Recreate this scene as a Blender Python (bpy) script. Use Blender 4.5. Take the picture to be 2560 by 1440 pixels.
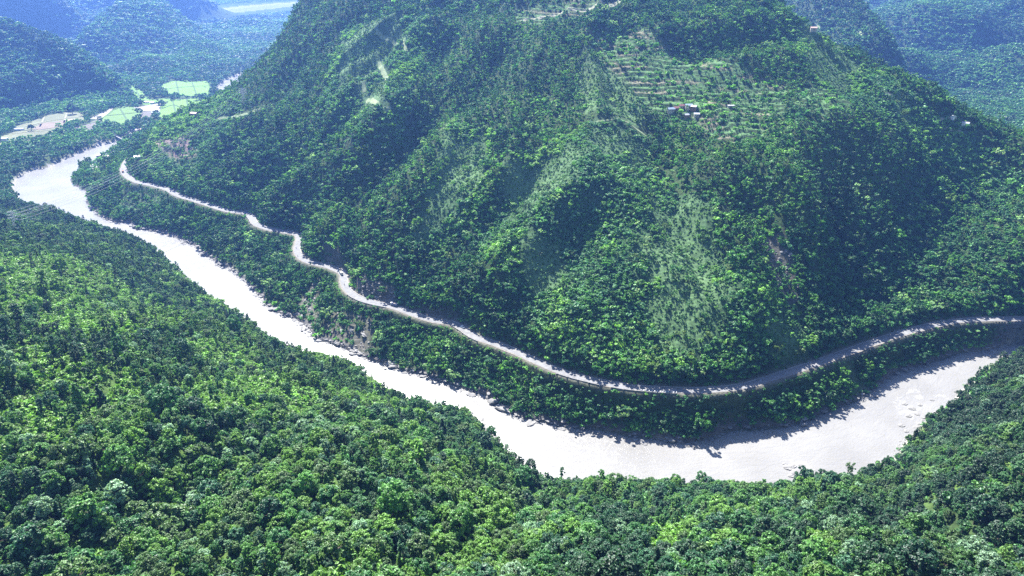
import bpy, bmesh, math, random
import numpy as np
from mathutils import Vector, Matrix

for ob in list(bpy.data.objects):
    bpy.data.objects.remove(ob)
SC = bpy.context.scene
COL = SC.collection
R = math.radians
rng = np.random.default_rng(7)
random.seed(7)

# ------------------------------------------------------------------ camera
HC, PITCH, FPX = 300.0, R(26.0), 1707.0          # height over the river, tilt, focal length in photo pixels
cam = bpy.data.objects.new('camera', bpy.data.cameras.new('camera'))
COL.objects.link(cam)
cam.location = (0, 0, HC)
cam.rotation_euler = (R(90) - PITCH, 0, 0)
cam.data.sensor_width = 36.0
cam.data.lens = FPX / 2560.0 * 36.0
cam.data.clip_start = 1.0
cam.data.clip_end = 30000.0
SC.camera = cam

# ------------------------------------------------------------------ sky, sun, exposure
SUN_EL, SUN_AZ = 48.0, -22.0                      # azimuth from +Y, positive to the right
W = bpy.data.worlds.new('World')
SC.world = W
W.use_nodes = True
wn = W.node_tree
bg = wn.nodes['Background']
sky = wn.nodes.new('ShaderNodeTexSky')
sky.sky_type = 'NISHITA'
sky.sun_disc = False
sky.sun_elevation = R(SUN_EL)
sky.sun_rotation = R(SUN_AZ)
wn.links.new(sky.outputs[0], bg.inputs[0])
bg.inputs[1].default_value = 0.05
sd = bpy.data.lights.new('sun', 'SUN')
sd.energy = 5.0
sd.angle = R(0.53)
sd.color = (1.0, 0.97, 0.92)
sun = bpy.data.objects.new('sun', sd)
COL.objects.link(sun)
sdir = Vector((math.cos(R(SUN_EL)) * math.sin(R(SUN_AZ)), math.cos(R(SUN_EL)) * math.cos(R(SUN_AZ)), math.sin(R(SUN_EL))))
sun.rotation_euler = sdir.to_track_quat('Z', 'Y').to_euler()
sun.location = sdir * 1500 + Vector((0, 600, 0))
SC.view_settings.view_transform = 'Standard'
SC.view_settings.look = 'None'
SC.view_settings.gamma = 1.0
SC.view_settings.use_curve_mapping = False
SC.view_settings.exposure = 2.15
SC.render.engine = 'CYCLES'
cy = SC.cycles
cy.max_bounces = 5
cy.diffuse_bounces = 3
cy.glossy_bounces = 2
cy.transmission_bounces = 3
cy.transparent_max_bounces = 6
cy.volume_bounces = 0
cy.sample_clamp_indirect = 4.0
cy.use_denoising = False
cy.denoiser = 'OPENIMAGEDENOISE'

# ------------------------------------------------------------------ helpers
cp, sp = math.cos(PITCH), math.sin(PITCH)
def tang(py):
    """drop per metre of forward distance along the photo row py"""
    yc = -(py - 720.0) / FPX
    return (sp - yc * cp) / (cp + yc * sp)
def at(px, py, D):
    yc = -(py - 720.0) / FPX
    dy = cp + yc * sp
    return (D * (px - 1280.0) / FPX / dy, D, HC - D * tang(py))
def atz(px, py, z):
    return at(px, py, (HC - z) / tang(py))
def proj(x, y, z):
    zc = y * cp - (z - HC) * sp
    zc = np.where(zc < 1, 1, zc)
    yc = y * sp + (z - HC) * cp
    return 1280 + FPX * x / zc, 720 - FPX * yc / zc, zc

def _h(ix, iy, seed):
    h = (ix.astype(np.int64) * 374761393 + iy.astype(np.int64) * 668265263 + seed * 974711) & 0xffffffff
    h = ((h ^ (h >> 13)) * 1274126177) & 0xffffffff
    h = h ^ (h >> 16)
    return (h & 0xffff) / 65535.0
def noise(x, y, seed=0):
    x = np.asarray(x, float); y = np.asarray(y, float)
    ix = np.floor(x); iy = np.floor(y)
    fx = x - ix; fy = y - iy
    fx = fx * fx * fx * (fx * (fx * 6 - 15) + 10); fy = fy * fy * fy * (fy * (fy * 6 - 15) + 10)
    ix = ix.astype(np.int64); iy = iy.astype(np.int64)
    a = _h(ix, iy, seed); b = _h(ix + 1, iy, seed); c = _h(ix, iy + 1, seed); d = _h(ix + 1, iy + 1, seed)
    return (a + (b - a) * fx + (c - a) * fy + (a - b - c + d) * fx * fy) * 2 - 1
def fbm(x, y, seed=0, o=4):
    s = 0; a = 1.0; t = 0
    for k in range(o):
        s = s + a * noise(x * 2 ** k + 17.3 * k, y * 2 ** k - 9.1 * k, seed + k); t += a; a *= 0.5
    return s / t
def ridged(x, y, seed=0, o=3):
    s = 0; a = 1.0; t = 0
    for k in range(o):
        s = s + a * (1 - 2 * np.abs(noise(x * 2 ** k + 5.7 * k, y * 2 ** k + 3.3 * k, seed + k))); t += a; a *= 0.5
    return s / t
def smooth(a, b, x):
    t = np.clip((x - a) / (b - a), 0, 1)
    return t * t * (3 - 2 * t)
def inpoly(x, y, P):
    P = np.asarray(P, float)
    ins = np.zeros(np.shape(x), bool)
    x1, y1 = P[-1]
    for x2, y2 in P:
        if y1 != y2:
            c = ((y1 > y) != (y2 > y)) & (x < (x2 - x1) * (y - y1) / (y2 - y1) + x1)
            ins ^= c
        x1, y1 = x2, y2
    return ins
def dist_poly(x, y, P, zs=None, maxd=None):
    """distance of points to a polyline and the value zs interpolated at the nearest point"""
    P = np.asarray(P, float)
    best = np.full(np.shape(x), 1e9); val = np.zeros(np.shape(x))
    for i in range(len(P) - 1):
        ax, ay = P[i]; bx, by = P[i + 1]
        dx, dy = bx - ax, by - ay
        L = dx * dx + dy * dy + 1e-9
        t = np.clip(((x - ax) * dx + (y - ay) * dy) / L, 0, 1)
        d = (x - ax - t * dx) ** 2 + (y - ay - t * dy) ** 2
        m = d < best
        best = np.where(m, d, best)
        if zs is not None:
            val = np.where(m, zs[i] + t * (zs[i + 1] - zs[i]), val)
    return np.sqrt(best), val
def resample(P, step):
    """Catmull-Rom through 3-D points, then even steps"""
    P = np.asarray(P, float)
    Q = np.vstack([2 * P[0] - P[1], P, 2 * P[-1] - P[-2]])
    out = []
    for i in range(1, len(Q) - 2):
        p0, p1, p2, p3 = Q[i - 1:i + 3]
        n = 12
        for k in range(n):
            t = k / n
            out.append(0.5 * ((2 * p1) + (p2 - p0) * t + (2 * p0 - 5 * p1 + 4 * p2 - p3) * t * t + (3 * p1 - p0 - 3 * p2 + p3) * t ** 3))
    out.append(P[-1])
    out = np.array(out)
    s = np.concatenate([[0], np.cumsum(np.linalg.norm(np.diff(out[:, :2], axis=0), axis=1))])
    n = max(2, int(s[-1] / step))
    u = np.linspace(0, s[-1], n + 1)
    return np.stack([np.interp(u, s, out[:, k]) for k in range(out.shape[1])], 1)

def tag(o, label=None, cat=None, group=None, kind=None):
    if label: o['label'] = label
    if cat: o['category'] = cat
    if group: o['group'] = group
    if kind: o['kind'] = kind
    return o
def empty(name, loc, rz=0.0):
    o = bpy.data.objects.new(name, None); COL.objects.link(o)
    o.location = loc; o.rotation_euler = (0, 0, rz); o.empty_display_size = 1
    return o
def mesh_np(name, V, F, mats=(), smooth_sh=False, midx=None):
    """mesh from arrays; F is an (n,3) or (n,4) array or a list of such arrays"""
    me = bpy.data.meshes.new(name)
    Fs = [np.asarray(f) for f in (F if isinstance(F, list) else [F]) if len(f)]
    V = np.asarray(V, np.float32)
    me.vertices.add(len(V)); me.vertices.foreach_set('co', V.ravel())
    tot = np.concatenate([np.full(len(f), f.shape[1]) for f in Fs])
    idx = np.concatenate([f.ravel() for f in Fs]).astype(np.int32)
    me.loops.add(len(idx)); me.loops.foreach_set('vertex_index', idx)
    me.polygons.add(len(tot))
    st = np.concatenate([[0], np.cumsum(tot)[:-1]]).astype(np.int32)
    me.polygons.foreach_set('loop_start', st)
    for m in mats: me.materials.append(m)
    if midx is not None: me.polygons.foreach_set('material_index', np.asarray(midx, np.int32))
    me.update(calc_edges=True)
    me.polygons.foreach_set('use_smooth', np.full(len(tot), bool(smooth_sh)))
    me.validate()
    return me
def link(name, me, parent=None):
    o = bpy.data.objects.new(name, me); COL.objects.link(o)
    if parent is not None: o.parent = parent
    return o

class MB:
    """collects boxes, tubes, prisms and turns them into ONE mesh object"""
    def __init__(s): s.v = []; s.f = []
    def add(s, V, F):
        b = len(s.v); s.v += [tuple(p) for p in V]; s.f += [tuple(i + b for i in f) for f in F]
    def box(s, c, d, rz=0.0, taper=1.0):
        cx, cy_, cz = c; a, b, h = d[0] / 2, d[1] / 2, d[2] / 2
        ca, sa = math.cos(rz), math.sin(rz); V = []
        for z, k in ((-h, 1.0), (h, taper)):
            for x, y in ((-a, -b), (a, -b), (a, b), (-a, b)):
                x *= k; y *= k
                V.append((cx + x * ca - y * sa, cy_ + x * sa + y * ca, cz + z))
        s.add(V, [(0, 3, 2, 1), (4, 5, 6, 7), (0, 1, 5, 4), (1, 2, 6, 5), (2, 3, 7, 6), (3, 0, 4, 7)])
    def tube(s, pts, r, n=6):
        pts = [Vector(p) for p in pts]; rs = r if isinstance(r, (list, tuple)) else [r] * len(pts); V = []; F = []
        for i, p in enumerate(pts):
            d = (pts[min(i + 1, len(pts) - 1)] - pts[max(i - 1, 0)]).normalized()
            u = d.cross(Vector((0, 0, 1)) if abs(d.z) < 0.95 else Vector((1, 0, 0))).normalized(); w = d.cross(u)
            for k in range(n):
                t = 2 * math.pi * k / n
                V.append(p + (u * math.cos(t) + w * math.sin(t)) * rs[i])
        for i in range(len(pts) - 1):
            for k in range(n):
                a, b = i * n + k, i * n + (k + 1) % n
                F.append((a, b, b + n, a + n))
        F.append(tuple(range(n))[::-1]); F.append(tuple(range((len(pts) - 1) * n, len(pts) * n)))
        s.add(V, F)
    def cyl(s, c, r, h, axis='z', n=12):
        d = {'x': Vector((h / 2, 0, 0)), 'y': Vector((0, h / 2, 0)), 'z': Vector((0, 0, h / 2))}[axis]
        s.tube([Vector(c) - d, Vector(c) + d], r, n)
    def prism(s, prof, x0, x1):
        """profile of (y, z) extruded along x"""
        n = len(prof)
        V = [(x0, y, z) for y, z in prof] + [(x1, y, z) for y, z in prof]
        s.add(V, [tuple(range(n)), tuple(range(2 * n - 1, n - 1, -1))] + [(i, i + n, (i + 1) % n + n, (i + 1) % n) for i in range(n)])
    def mesh(s, name, mat, bevel=0.0, sm=False):
        me = bpy.data.meshes.new(name); me.from_pydata([tuple(v) for v in s.v], [], s.f); me.update()
        bm = bmesh.new(); bm.from_mesh(me)
        bmesh.ops.recalc_face_normals(bm, faces=bm.faces)
        if bevel > 0:
            bmesh.ops.bevel(bm, geom=bm.edges[:], offset=bevel, segments=1, affect='EDGES', profile=0.5)
        bm.to_mesh(me); bm.free()
        me.materials.append(mat)
        if sm:
            for p in me.polygons: p.use_smooth = True
        return me
    def build(s, name, mat, parent=None, bevel=0.0, sm=False):
        return link(name, s.mesh(name, mat, bevel, sm), parent)

# ------------------------------------------------------------------ materials
def new_mat(name):
    m = bpy.data.materials.new(name); m.use_nodes = True
    nt = m.node_tree
    return m, nt, nt.nodes, nt.links, nt.nodes['Principled BSDF']
def noisy_mat(name, col, var=0.25, scale=1.0, rough=0.85, spec=0.3, bump=0.0, metal=0.0):
    """plain surface with grain and blotches"""
    m, nt, N, L, b = new_mat(name)
    tc = N.new('ShaderNodeTexCoord')
    n1 = N.new('ShaderNodeTexNoise'); n1.inputs['Scale'].default_value = scale; n1.inputs['Detail'].default_value = 6
    L.new(tc.outputs['Object'], n1.inputs['Vector'])
    rp = N.new('ShaderNodeMapRange'); rp.inputs[1].default_value = 0.25; rp.inputs[2].default_value = 0.75
    rp.inputs[3].default_value = 1 - var; rp.inputs[4].default_value = 1 + var
    L.new(n1.outputs['Fac'], rp.inputs[0])
    mx = N.new('ShaderNodeVectorMath'); mx.operation = 'SCALE'
    mx.inputs[0].default_value = col; L.new(rp.outputs[0], mx.inputs['Scale'])
    L.new(mx.outputs[0], b.inputs['Base Color'])
    b.inputs['Roughness'].default_value = rough; b.inputs['Specular IOR Level'].default_value = spec; b.inputs['Metallic'].default_value = metal
    if bump:
        bp = N.new('ShaderNodeBump'); bp.inputs['Strength'].default_value = bump; bp.inputs['Distance'].default_value = 0.3
        L.new(n1.outputs['Fac'], bp.inputs['Height']); L.new(bp.outputs[0], b.inputs['Normal'])
    return m
def leaf_mat(name, transl=0.35, gloss=0.05):
    """foliage: tint comes from the tree (object property or instance attribute 'tint'), every leaf clump a shade of its own"""
    m, nt, N, L, b = new_mat(name)
    N.remove(b)
    out = N['Material Output']
    at_ = N.new('ShaderNodeAttribute'); at_.attribute_type = 'INSTANCER'; at_.attribute_name = 'tint'
    geo = N.new('ShaderNodeNewGeometry')
    rp = N.new('ShaderNodeMapRange'); rp.inputs[3].default_value = 0.55; rp.inputs[4].default_value = 1.5
    L.new(geo.outputs['Random Per Island'], rp.inputs[0])
    sc = N.new('ShaderNodeVectorMath'); sc.operation = 'SCALE'
    L.new(at_.outputs['Vector'], sc.inputs[0]); L.new(rp.outputs[0], sc.inputs['Scale'])
    df = N.new('ShaderNodeBsdfDiffuse'); L.new(sc.outputs[0], df.inputs[0])
    tr = N.new('ShaderNodeBsdfTranslucent')
    wm = N.new('ShaderNodeVectorMath'); wm.operation = 'MULTIPLY'; wm.inputs[1].default_value = (1.25, 1.25, 0.55)
    L.new(sc.outputs[0], wm.inputs[0]); L.new(wm.outputs[0], tr.inputs[0])
    mx = N.new('ShaderNodeMixShader'); mx.inputs[0].default_value = transl
    L.new(df.outputs[0], mx.inputs[1]); L.new(tr.outputs[0], mx.inputs[2])
    gl = N.new('ShaderNodeBsdfGlossy'); gl.inputs['Roughness'].default_value = 0.5
    m2 = N.new('ShaderNodeMixShader'); m2.inputs[0].default_value = gloss
    L.new(mx.outputs[0], m2.inputs[1]); L.new(gl.outputs[0], m2.inputs[2])
    L.new(m2.outputs[0], out.inputs['Surface'])
    return m

M_LEAF = leaf_mat('leaf', 0.33, 0.035)
M_BARK = noisy_mat('bark', (0.10, 0.085, 0.07), 0.3, 2.0, 0.9)
HAZE = 0.000118
HILLT = np.array([2.4, 2.25, 1.75])
NEART = 1.6
pvcol = (0.17, 0.36, 1.0, 1)
# ------------------------------------------------------------------ plan of the valley: river banks, road (photo rows turned into ground points)
BANK_L = [(600,186),(556,208),(550,226),(545,243),(505,275),(450,303),(398,314),(345,332),(310,348),(250,365),(200,383),(165,398),(130,416),(90,424),(60,436),(40,453),
 (40,480),(58,505),(100,520),(140,530),(185,545),(250,568),(310,585),(345,600),(390,622),(430,660),(490,712),(540,750),(610,797),(650,825),(705,862),
 (765,882),(835,897),(885,915),(935,950),(1000,988),(1060,1012),(1165,1035),(1220,1085),(1280,1140),(1330,1190),(1400,1205),(1550,1205),(1700,1212),
 (1850,1215),(1960,1220),(2050,1205),(2150,1185),(2230,1150),(2262,1110),(2310,1060),(2360,1025),(2430,950),(2490,908),(2560,878),(2700,848),(2900,830)]
BANK_R = [(640,196),(620,222),(600,250),(550,285),(480,312),(405,323),(345,343),(322,357),(300,368),(285,378),(255,395),(230,407),(192,430),(178,446),
 (180,460),(205,475),(218,482),(220,512),(245,537),(280,553),(322,560),(345,573),(400,580),(440,592),(500,625),(550,660),(580,678),(620,710),(640,730),
 (690,780),(740,800),(770,820),(790,845),(830,860),(870,875),(930,900),(1000,925),(1060,940),(1100,955),(1150,970),(1210,990),(1240,1010),(1290,1040),
 (1340,1055),(1420,1070),(1500,1080),(1600,1095),(1700,1108),(1760,1102),(1830,1080),(1900,1075),(1990,1065),(2060,1035),(2130,1010),(2170,985),
 (2200,960),(2260,930),(2340,905),(2400,885),(2470,875),(2510,865),(2560,858),(2700,835),(2900,812)]
bankL = np.array([atz(x, y, 0)[:2] for x, y in BANK_L]); bankR = np.array([atz(x, y, 0)[:2] for x, y in BANK_R])
def rough_line(P, amp, seed):
    Q = resample(np.c_[P, np.zeros(len(P))], 3.0)[:, :2]
    n = np.arange(len(Q)) * 3.0
    d = np.gradient(Q, axis=0); nn = np.stack([-d[:, 1], d[:, 0]], 1); nn /= np.linalg.norm(nn, axis=1)[:, None] + 1e-9
    return Q + nn * (amp * fbm(n / 14.0, n * 0 + 3.3, seed, 3))[:, None]
bankL = rough_line(bankL, 1.6, 41)[::2]; bankR = rough_line(bankR, 2.2, 57)[::2]
RIVER = np.vstack([bankL, bankR[::-1]])
FAR_RIVER = np.array([atz(x, y, 0)[:2] for x, y in [(485,36),(540,25),(600,18),(680,11),(760,6),(900,2),(900,10),(760,15),(690,24),(600,34),(530,41)]])

ROAD_PX = [(452,312,30),(400,338,29),(355,370,28),(330,390,28),(315,405,28),(309,425,28),(318,440,28),(340,454,28),(380,463,27),(420,474,27),(442,487,26),(480,499,26),
 (530,515,26),(570,527,26),(612,533,26),(629,543,26),(640,560,26),(670,572,25),(715,580,25),(746,588,25),(746,605,25),(742,625,24.5),(754,645,24),(780,657,24),
 (815,665,24),(843,675,24),(858,685,24),(860,705,23.5),(872,728,23),(900,746,23),(935,757,23),(985,768,23),(1040,788,22.5),(1085,801,22),(1130,808,22),(1155,820,22),
 (1188,842,22),(1240,860,22),(1290,880,22),(1360,912,22),(1420,935,22),(1500,955,22),(1580,968,22),(1680,975,22),(1760,976,22),(1860,965,21.5),(1960,935,21),
 (2050,905,20.5),(2100,886,20),(2200,851,19.5),(2280,826,19),(2360,807,18.5),(2430,800,18),(2560,797,18),(2750,800,18),(2950,808,18)]
ROAD_PX = [(x, y, z * 1.2) for x, y, z in ROAD_PX]
road = resample([atz(x, y, z) for x, y, z in ROAD_PX], 4.0)
ROAD_HALF = 3.1

# ------------------------------------------------------------------ heights: control points, thin-plate spline over (bearing, log distance)
CT = []                                                        # x, y, z
def C(px, py, D): CT.append(at(px, py, D))
def P3(x, y, z): CT.append((x, y, z))
for P, k in ((bankL, 16), (bankR, 16)):
    for x, y in P[::6]: P3(x, y, 1.0)
for p in road[::9]: P3(*p)
# the big hill: climb from the road row by row
rpx, rpy, rz = (np.array(t, float) for t in zip(*[q for q in ROAD_PX if q[0] >= 309][2:]))
SIL = [(300,380),(395,322),(440,305),(500,285),(530,255),(560,218),(610,192),(640,172),(660,150),(685,130),(700,110),(715,75),(735,40),(760,0),(800,-90),(1000,-260),
       (1700,-260),(1860,-90),(1930,0),(1960,42),(2000,72),(2040,92),(2100,112),(2150,142),(2200,192),(2260,242),(2310,272),(2350,292),(2400,322),(2440,342),(2500,372),(2560,402),(2700,470),(2900,560)]
sx, sy = zip(*SIL)
PROF = [(0,.85),(60,.70),(140,.62),(260,.52),(400,.46),(560,.42),(700,.42),(900,.45),(1400,.42)]
for px in list(range(420, 2561, 107)) + [2700, 2880]:
    i = np.argmin(np.abs(rpx - px) + 0.0)
    y0, z = np.interp(px, rpx, rpy), np.interp(px, rpx, rz)
    D = (HC - z) / tang(y0)
    ys = np.interp(px, sx, sy)
    k = 0.38 + 0.62 * smooth(420, 900, px)
    k *= 1 - 0.15 * smooth(1900, 2500, px)
    py = y0
    while py > ys + 1:
        st = 34 if y0 - py < 60 else 70
        ny = max(py - st, ys)
        s = np.interp(y0 - ny, *zip(*PROF)) * k
        t = tang(ny)
        D2 = (HC - z + s * D) / (t + s)
        z += s * (D2 - D); D = D2; py = ny
        C(px, py, D)
    x, y, z = at(px, py, D)
    sc = math.hypot(x, y)
    for dd, q in ((90, .72), (230, .38), (420, .12)):
        P3(x * (1 + dd / sc), y * (1 + dd / sc), max(z * q, 6))
# the near slope the photograph is taken over
for px, py, D in [(0,1440,152),(300,1440,151),(640,1440,150),(1000,1440,155),(1340,1440,164),(1700,1440,160),(2000,1440,168),(2300,1440,168),(2560,1440,165),
  (0,1200,195),(300,1200,198),(500,1200,205),(800,1200,214),(1000,1250,220),(1200,1250,226),(1340,1300,252),(1600,1300,246),(1800,1300,248),(2000,1300,256),(2150,1290,244),(2300,1300,232),(2560,1200,232),
  (0,1000,246),(250,1000,256),(500,1000,286),(750,1000,330),(900,1040,330),(1000,1100,302),(1180,1150,300),
  (0,860,300),(200,850,330),(400,850,380),(560,850,440),(0,740,392),(200,740,440),(380,740,520),(0,640,500),(160,640,560),(280,650,630),(0,570,640),(120,570,720),
  (2300,1200,272),(2420,1100,322),(2560,1000,345),(2480,1000,372),(2560,930,412)]:
    C(px, py, D)
for px, py, D in [(-500,1440,152),(-500,1000,240),(-500,740,370),(-400,580,600),(3060,1440,165),(3060,1000,330),(3000,880,420)]: C(px, py, D)
for az in (-60, -35, -10, 15, 40, 60): P3(85 * math.sin(R(az)), 85 * math.cos(R(az)), 176); P3(50 * math.sin(R(az)), 50 * math.cos(R(az)), 205)
# left valley, its fields and the far hills
for px, py, D in [(0,380,1130),(100,370,1150),(0,340,1260),(150,330,1280),(260,330,1290),(60,310,1370),(200,300,1390),(330,300,1400),(420,285,1450),(300,270,1500),(430,265,1530),(370,240,1640),(470,225,1700),(520,215,1720),
  (0,300,1390),(0,250,1430),(0,190,1500),(0,112,1640),(80,290,1440),(80,210,1520),(80,122,1660),(150,270,1500),(150,200,1570),(150,134,1680),(230,240,1560),(230,180,1640),(300,218,1640),
  (-300,300,1400),(-300,180,1550),(-300,60,1750),(-300,-60,2100),
  (330,212,1800),(420,195,1830),(520,190,1870),(600,178,1990),(335,175,1900),(350,130,2060),(350,70,2330),(352,20,2520),(420,130,2120),(430,70,2420),(540,150,2130),(620,158,2150),(470,100,2480),(560,110,2560),(640,100,2700),(680,85,2850),
  (330,0,2600),(300,45,2450),(262,95,2300),(226,140,2150),(0,92,2650),(80,100,2650),(150,108,2620),(195,112,2580),(30,40,3000),(120,50,3000),(200,60,2950),(255,50,2900),(290,10,3000),(40,0,3300),(200,-30,3300),(330,-60,2900),(-100,-60,3200),(-100,60,2800),
  (450,40,3000),(480,55,3050),(560,60,3000),(640,50,3200),(720,40,3600),(500,20,5400),(600,10,5700),(700,2,6000),(420,0,4600),(430,25,3700)]:
    C(px, py, D)
for x, y in FAR_RIVER[::2]: P3(x, y, 1)
for D_, z_ in ((2950, 26), (3300, 14), (3700, 8), (4100, 3)):
    for px in (470, 560, 650, 750): P3(D_ * (px - 1280) / FPX / 1.07, D_, z_)
for az, r_, z in [(-30,1850,60),(-18,2250,40),(-38,6000,620),(-20,6800,700),(-10,7000,650),(-25,4000,420),(-35,3300,330),(0,7000,700),(20,7000,700),(40,6000,650),(-15,9000,900),(-40,9000,900),(15,9000,950),(40,9000,950)]:
    P3(r_ * math.sin(R(az)), r_ * math.cos(R(az)), z)
for px, py, D in [(0,112,1640),(80,122,1660),(150,134,1680),(230,172,1660),(300,218,1640)]:
    q = at(px, py, D); k_ = (D + 130) / D; P3(q[0] * k_, q[1] * k_, max(q[2] - 55, 14)); k_ = (D + 420) / D; P3(q[0] * k_, q[1] * k_, max(q[2] - 75, 12))
for px, py, D in [(320,5,2680),(290,50,2540),(250,98,2380)]:
    q = at(px, py, D); P3(q[0] - 40, q[1] + 90, q[2] - 70)
# right-hand valley and hills behind the ridge
for px, py, D in [(2000,30,1180),(2060,35,1120),(2120,85,1030),(2190,132,960),(2060,5,1250),(2150,60,1300),(2200,120,1330),(2240,160,1240),(2300,230,1080),(2400,290,960),(2500,350,860),
  (2300,120,1420),(2400,200,1200),(2500,280,1020),(2560,340,920),(2400,80,1500),(2500,160,1290),(2560,220,1150),(2450,0,1660),(2560,80,1420),(2560,0,1560),(2300,20,1700),(2200,30,1750),(2150,0,1950),
  (2700,300,1000),(2700,100,1300),(2900,400,900),(2900,100,1250),(2250,-60,2100),(2450,-100,1900),(2700,-150,1700)]:
    C(px, py, min(D * 1.45, 291 / tang(py)) if py > 0 else D * 1.45)
for x, y, z in [(150,1050,335),(-60,1120,320),(350,1030,320),(100,1300,260),(-150,1500,120),(300,1500,260),(600,1900,330),(200,2200,250),(-300,2600,150),(500,3500,420),(2000,2500,560),(2500,4000,700)]:
    P3(x, y, z)
CT = np.array(CT)
def uv(x, y): return np.arctan2(x, y), np.log(np.hypot(x, y))
cu, cv = uv(CT[:, 0], CT[:, 1])
n = len(CT)
def U(d2): return d2 * np.log(d2 + 1e-12)
K = U((cu[:, None] - cu) ** 2 + (cv[:, None] - cv) ** 2) + np.eye(n) * 2e-4
Pm = np.c_[np.ones(n), cu, cv]
A = np.block([[K, Pm], [Pm.T, np.zeros((3, 3))]])
wts = np.linalg.solve(A, np.r_[CT[:, 2], 0, 0, 0])
def tps(x, y):
    u, v = uv(x, y)
    out = np.empty(len(u))
    for a in range(0, len(u), 20000):
        b = slice(a, a + 20000)
        d2 = ((u[b, None] - cu) ** 2 + (v[b, None] - cv) ** 2).astype(np.float32)
        out[b] = (d2 * np.log(d2 + 1e-9)) @ wts[:n].astype(np.float32) + wts[n] + wts[n + 1] * u[b] + wts[n + 2] * v[b]
    return out

# ground sheet: fine rings where the photograph looks closest, coarse far away
AZ = np.linspace(R(-58), R(58), 760)
RR = np.concatenate([np.arange(60, 330, 3.0), np.arange(330, 480, 1.6), np.arange(480, 1000, 1.7), np.arange(1000, 2200, 7.0), np.geomspace(2200, 9000, 90)])
NA, NR = len(AZ), len(RR)
ca = AZ[::3]
cr = RR[np.unique(np.r_[np.arange(0, NR, 3), NR - 1])]
coarse = tps((cr[:, None] * np.sin(ca)).ravel(), (cr[:, None] * np.cos(ca)).ravel()).reshape(len(cr), len(ca))
tmp = np.stack([np.interp(AZ, ca, row) for row in coarse])
base = np.stack([np.interp(RR, cr, tmp[:, j]) for j in range(NA)], 1)
GX = RR[:, None] * np.sin(AZ); GY = RR[:, None] * np.cos(AZ)
HGT = base
def ground(x, y):
    x = np.asarray(x, float); y = np.asarray(y, float)
    a = np.clip(np.interp(np.arctan2(x, y), AZ, np.arange(NA)), 0, NA - 1.001); r_ = np.clip(np.interp(np.hypot(x, y), RR, np.arange(NR)), 0, NR - 1.001)
    i = r_.astype(int); j = a.astype(int); fi = r_ - i; fj = a - j
    return (HGT[i, j] * (1 - fi) * (1 - fj) + HGT[i + 1, j] * fi * (1 - fj) + HGT[i, j + 1] * (1 - fi) * fj + HGT[i + 1, j + 1] * fi * fj)
def gridval(Aarr, x, y):
    i = np.clip(np.rint(np.interp(np.hypot(x, y), RR, np.arange(NR))).astype(int), 0, NR - 1); j = np.clip(np.rint(np.interp(np.arctan2(x, y), AZ, np.arange(NA))).astype(int), 0, NA - 1)
    return Aarr[i, j]
def hit(px, py, lo=120, hi=6500):
    """where the sight line through photo pixel px, py meets the ground"""
    D = np.geomspace(lo, hi, 6000)
    yc = -(py - 720.0) / FPX; dy = cp + yc * sp
    x = D * (px - 1280.0) / FPX / dy; z = HC - D * tang(py)
    g = np.maximum(ground(x, D), 0.0)
    k = np.argmax(g >= z)
    if g[k] < z[k]: k = -1
    return Vector((x[k], D[k], g[k]))
ppx, ppy, _ = proj(GX, GY, base)
d_bank = np.minimum(dist_poly(GX, GY, bankL[::3])[0], dist_poly(GX, GY, bankR[::3])[0])
near_bank = d_bank < 30
d_bank[near_bank] = np.minimum(dist_poly(GX[near_bank], GY[near_bank], bankL)[0], dist_poly(GX[near_bank], GY[near_bank], bankR)[0])
in_river = inpoly(GX, GY, RIVER)
in_far = inpoly(GX, GY, FAR_RIVER)
d_road, z_road = dist_poly(GX, GY, road[:, :2], road[:, 2])
dl = dist_poly(GX, GY, bankL[::4])[0]; dr = dist_poly(GX, GY, bankR[::4])[0]
side_far = (dr < dl) & ~in_river                                  # the big hill's side of the river
AP = (130.0, 1080.0)                                               # top of the big hill, gullies run down from it
th = np.arctan2(GX - AP[0], AP[1] - GY); rad = np.hypot(GX - AP[0], GY - AP[1])
RG = np.hypot(GX, GY)
wob = 0.10 * fbm(GX / 160, GY / 160, 3, 3)
gul = ridged((th + wob) * 5.0, rad / 420, 11, 3)
fine = ridged((th + wob) * 17, rad / 160, 23, 2)
keep = smooth(0, 45, d_bank) * smooth(4, 40, d_road)
hillw = side_far * (RG < 1500) * keep
land = np.where(in_river, 0, 1.0) * keep
h = base.copy()
h += hillw * (gul * 11.5 * smooth(60, 320, rad) + fine * 1.6 + 7.0 * fbm(GX / 80, GY / 80, 5, 3))
nearw = (~side_far) * (RG < 900) * keep
h += nearw * (5.0 * fbm(GX / 80, GY / 80, 8, 2) + 3.5 * ridged(GX / 110 + GY / 220, GY / 190, 9, 2))
farw = smooth(1300, 1800, RG) * smooth(10, 70, base)
h += farw * (22 * ridged(GX / 330, GY / 330, 31, 4) + 7 * fbm(GX / 90, GY / 90, 37, 3)) * np.where(RG > 2600, np.where((AZ > R(-30)) & (AZ < R(-13)), .08, .6), 1)
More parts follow.
